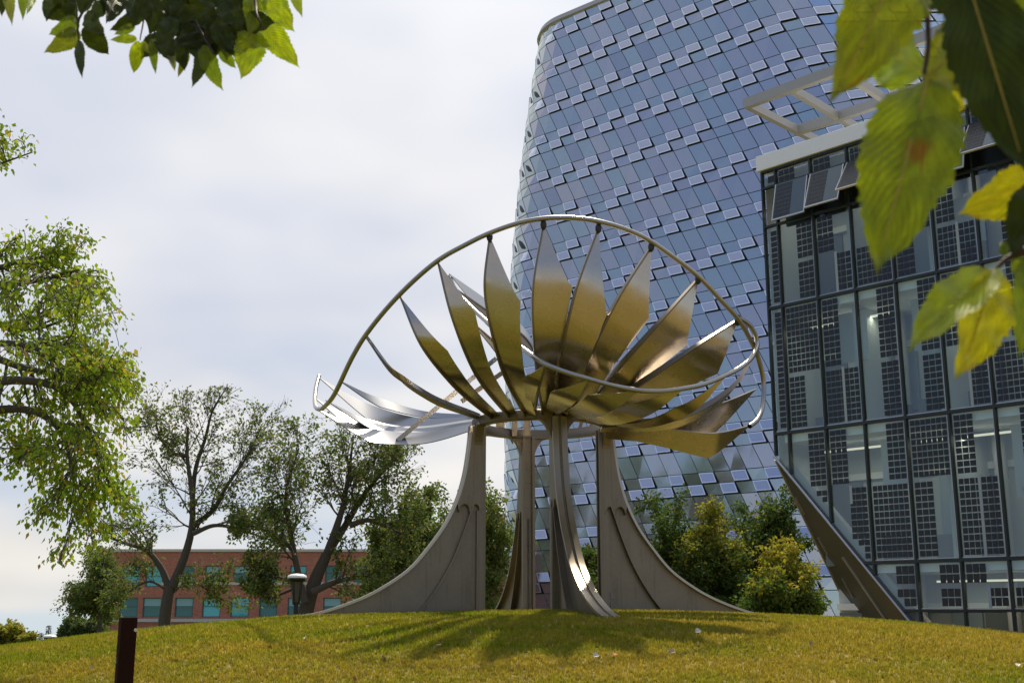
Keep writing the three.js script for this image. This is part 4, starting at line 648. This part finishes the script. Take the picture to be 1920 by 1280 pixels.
{
  const t = thing('overhanging_branch', 'dark serrated elm leaves on a branch hanging in at upper left', 'branch', at(300, 0, 2.2)), R = rng(77), S = [];
  const tw = (pts, r0, r1) => part('twig', tube(curvePts(pts.map(([x, y, z]) => at(x, y, z)), 14), Array.from({ length: 14 }, (_, i) => mix(r0, r1, i / 13)), 6), twigM, t);
  tw([[180, -160, 2.3], [330, -40, 2.25], [365, 40, 2.2], [400, 100, 2.15]], 0.007, 0.002); tw([[330, -60, 2.25], [200, -30, 2.2], [150, 30, 2.2], [147, 78, 2.15]], 0.005, 0.0015); tw([[460, -80, 2.2], [478, 5, 2.15], [482, 30, 2.1], [495, 55, 2.1]], 0.004, 0.0018); tw([[250, -30, 2.2], [268, 20, 2.2], [262, 75, 2.15]], 0.003, 0.0012); tw([[365, 40, 2.2], [300, 40, 2.2], [285, 72, 2.2]], 0.003, 0.0012);
  const list = [[147, 58, 87, 97, 21, 'olive'], [145, 40, 96, 64, 22, 'green'], [148, 76, 151, 141, 11, 'deep'], [155, 52, 203, 102, 23, 'deep'], [140, 12, 88, 34, 20, 'deep'], [158, 28, 192, 62, 20, 'deep'], [258, 25, 208, 57, 15, 'deep'], [252, 48, 214, 64, 10, 'green'], [256, 72, 207, 74, 10, 'lime'], [258, 76, 250, 138, 15, 'lime'], [284, 72, 290, 135, 10, 'green'], [265, 78, 279, 100, 8, 'lime'], [218, -10, 201, 39, 15, 'deep'], [255, -15, 240, 32, 16, 'deep'], [378, 86, 414, 167, 20, 'green'], [384, 84, 364, 157, 17, 'deep'], [352, 96, 333, 143, 9, 'olive'], [472, 55, 454, 142, 35, 'lime'], [488, 42, 555, 120, 29, 'lime'], [478, -30, 470, 62, 26, 'lime'], [500, -10, 548, 56, 28, 'lime'], [412, 94, 440, 126, 13, 'green'], [540, -40, 564, 26, 15, 'lime'], [300, 62, 322, 115, 22, 'deep'], [330, 70, 345, 128, 20, 'deep'], [318, 85, 325, 128, 10, 'olive'], [400, 40, 440, 105, 22, 'deep'], [420, 20, 432, 92, 24, 'deep'], [10, -40, 20, 38, 14, 'olive'], [40, -40, 42, 32, 12, 'green'], [62, -20, 52, 22, 9, 'green'], [0, -50, 2, 30, 14, 'deep'], [128, -30, 100, 20, 16, 'deep'], [170, -30, 150, 28, 20, 'deep']];
  list.forEach(([bx, by, tx, ty, hw, m], i) => foreLeaf(t, [bx, by, 2.15 + 0.1 * R()], [tx, ty, 2.1 + 0.1 * R()], hw, LM[m], { seed: i + 40, roll: (R() - 0.5) * 0.7, fold: 0.25, teeth: 15 }));
  for (let i = 0; i < 60; i++) { const bx = 270 + 190 * R(), by = -40 + 110 * R(), a = 0.9 + (R() - 0.5) * 2.4, L = 55 + 25 * R(), z = 2.15 + 0.35 * R(); foreLeaf(t, [bx, by, z], [bx + Math.cos(a) * L, Math.min(by + Math.sin(a) * L, 118 - Math.abs(bx - 370) * 0.15), z - 0.03], 17 + 8 * R(), LM.deep, { seed: 100 + i, roll: (R() - 0.5) * 0.9 }); }
  for (let i = 0; i < 22; i++) { const bx = 100 + 160 * R(), by = -50 + 50 * R(), a = 1.2 + (R() - 0.5) * 2, L = 50, z = 2.2 + 0.3 * R(); foreLeaf(t, [bx, by, z], [bx + Math.cos(a) * L, by + Math.sin(a) * L, z - 0.03], 17, LM.deep, { seed: 200 + i, roll: (R() - 0.5) * 0.9 }); }
  // the canopy above the frame that this branch belongs to
  const lb = leafBatch(); for (let i = 0; i < 5200; i++) { const z = -1.2 - 5 * R(), x = (R() - 0.5) * 7 - 0.6, y = 1.15 + (-z) * 0.62 + 0.35 + 2.2 * R(); if (x > 1.1 && R() < 0.75) continue; const d = V(R() - 0.5, -0.6, R() - 0.5).normalize(), n = V(R() - 0.5, 0.8, R() - 0.5).normalize(), v = 0.7 + 0.6 * R(); addLeaf(lb, V(x, y, z), d, n, 0.11, 0.033, [0.14 * v, 0.19 * v, 0.015]); }
  part('upper_canopy', fromArrays(lb.pos, lb.idx, null, lb.col), foliage, t, { kind: 'stuff' });
}

// ------------------------------------------------------------------ fallen leaves
{
  const cols = { yellow: [0.65, 0.42, 0.03], tan: [0.42, 0.30, 0.16], pale: [0.55, 0.52, 0.42], rust: [0.42, 0.17, 0.05] };
  const R = rng(5);
  for (const [x, y, k, lab] of [[340, 1236, 'yellow', 'bright yellow fallen leaf right of the wooden post'], [171, 1254, 'pale', 'pale curled fallen leaf left of the wooden post'], [573, 1198, 'pale', 'white fallen leaf below the tip of the left leg'], [508, 1217, 'tan', 'small tan fallen leaf on the left slope'], [502, 1251, 'tan', 'tan fallen leaf at the bottom left of centre'], [824, 1180, 'rust', 'rust coloured fallen leaf in the shadow left of centre'], [826, 1211, 'tan', 'tan fallen leaf at the edge of the sculpture shadow'], [1310, 1187, 'pale', 'white fallen leaf before the right leg'], [1200, 1226, 'tan', 'pale tan fallen leaf in the middle of the foreground'], [1118, 1233, 'pale', 'pale fallen leaf left of the tan one in the middle foreground'], [1155, 1231, 'rust', 'long rust coloured fallen leaf in the middle foreground'], [1262, 1226, 'tan', 'small tan fallen leaf right of the middle foreground'], [1522, 1212, 'tan', 'tan fallen leaf on the right slope'], [1913, 1251, 'pale', 'pale fallen leaf at the right edge of the lawn'], [825, 1153, 'yellow', 'small yellow fallen leaf near the crest by the left leg'], [720, 1236, 'tan', 'tan fallen leaf left of the middle foreground'], [665, 1275, 'rust', 'rust coloured fallen leaf at the bottom edge']]) {
    const d = ray(x, y); let q = null; for (let s = 6; s < 26; s += 0.02) { const p = d.clone().multiplyScalar(s); if (p.y <= groundY(p.x, p.z) + 0.03) { q = p; break; } } if (!q) continue;
    const a = R() * 6.28, L = (k === 'yellow' ? 0.11 : 0.07) + 0.03 * R(), b = q.clone().add(V(-Math.cos(a) * L / 2, 0.012, -Math.sin(a) * L / 2)), e = q.clone().add(V(Math.cos(a) * L / 2, 0.03 + 0.02 * R(), Math.sin(a) * L / 2));
    const t = thing('fallen_leaf', lab, 'leaf', q, 'fallen leaves scattered on the lawn'); const m = std(cols[k], 0.8, 0, { side: THREE.DoubleSide });
    part('blade', leafGeo(b, e, L * 0.36, { seed: x, fold: 0.5, roll: 0.9, curl: 0.2 }), m, t); part('stalk', tube([b, b.clone().add(b.clone().sub(e).multiplyScalar(0.3))], [0.0018, 0.0015], 5), m, t);
  }
}

// ------------------------------------------------------------------ render
const renderer = new THREE.WebGLRenderer({ antialias: true });
renderer.setSize(1024, 682); renderer.toneMapping = THREE.LinearToneMapping; renderer.toneMappingExposure = EXPOSURE;
renderer.shadowMap.enabled = true; renderer.shadowMap.type = THREE.PCFSoftShadowMap;
renderer.render(scene, camera);
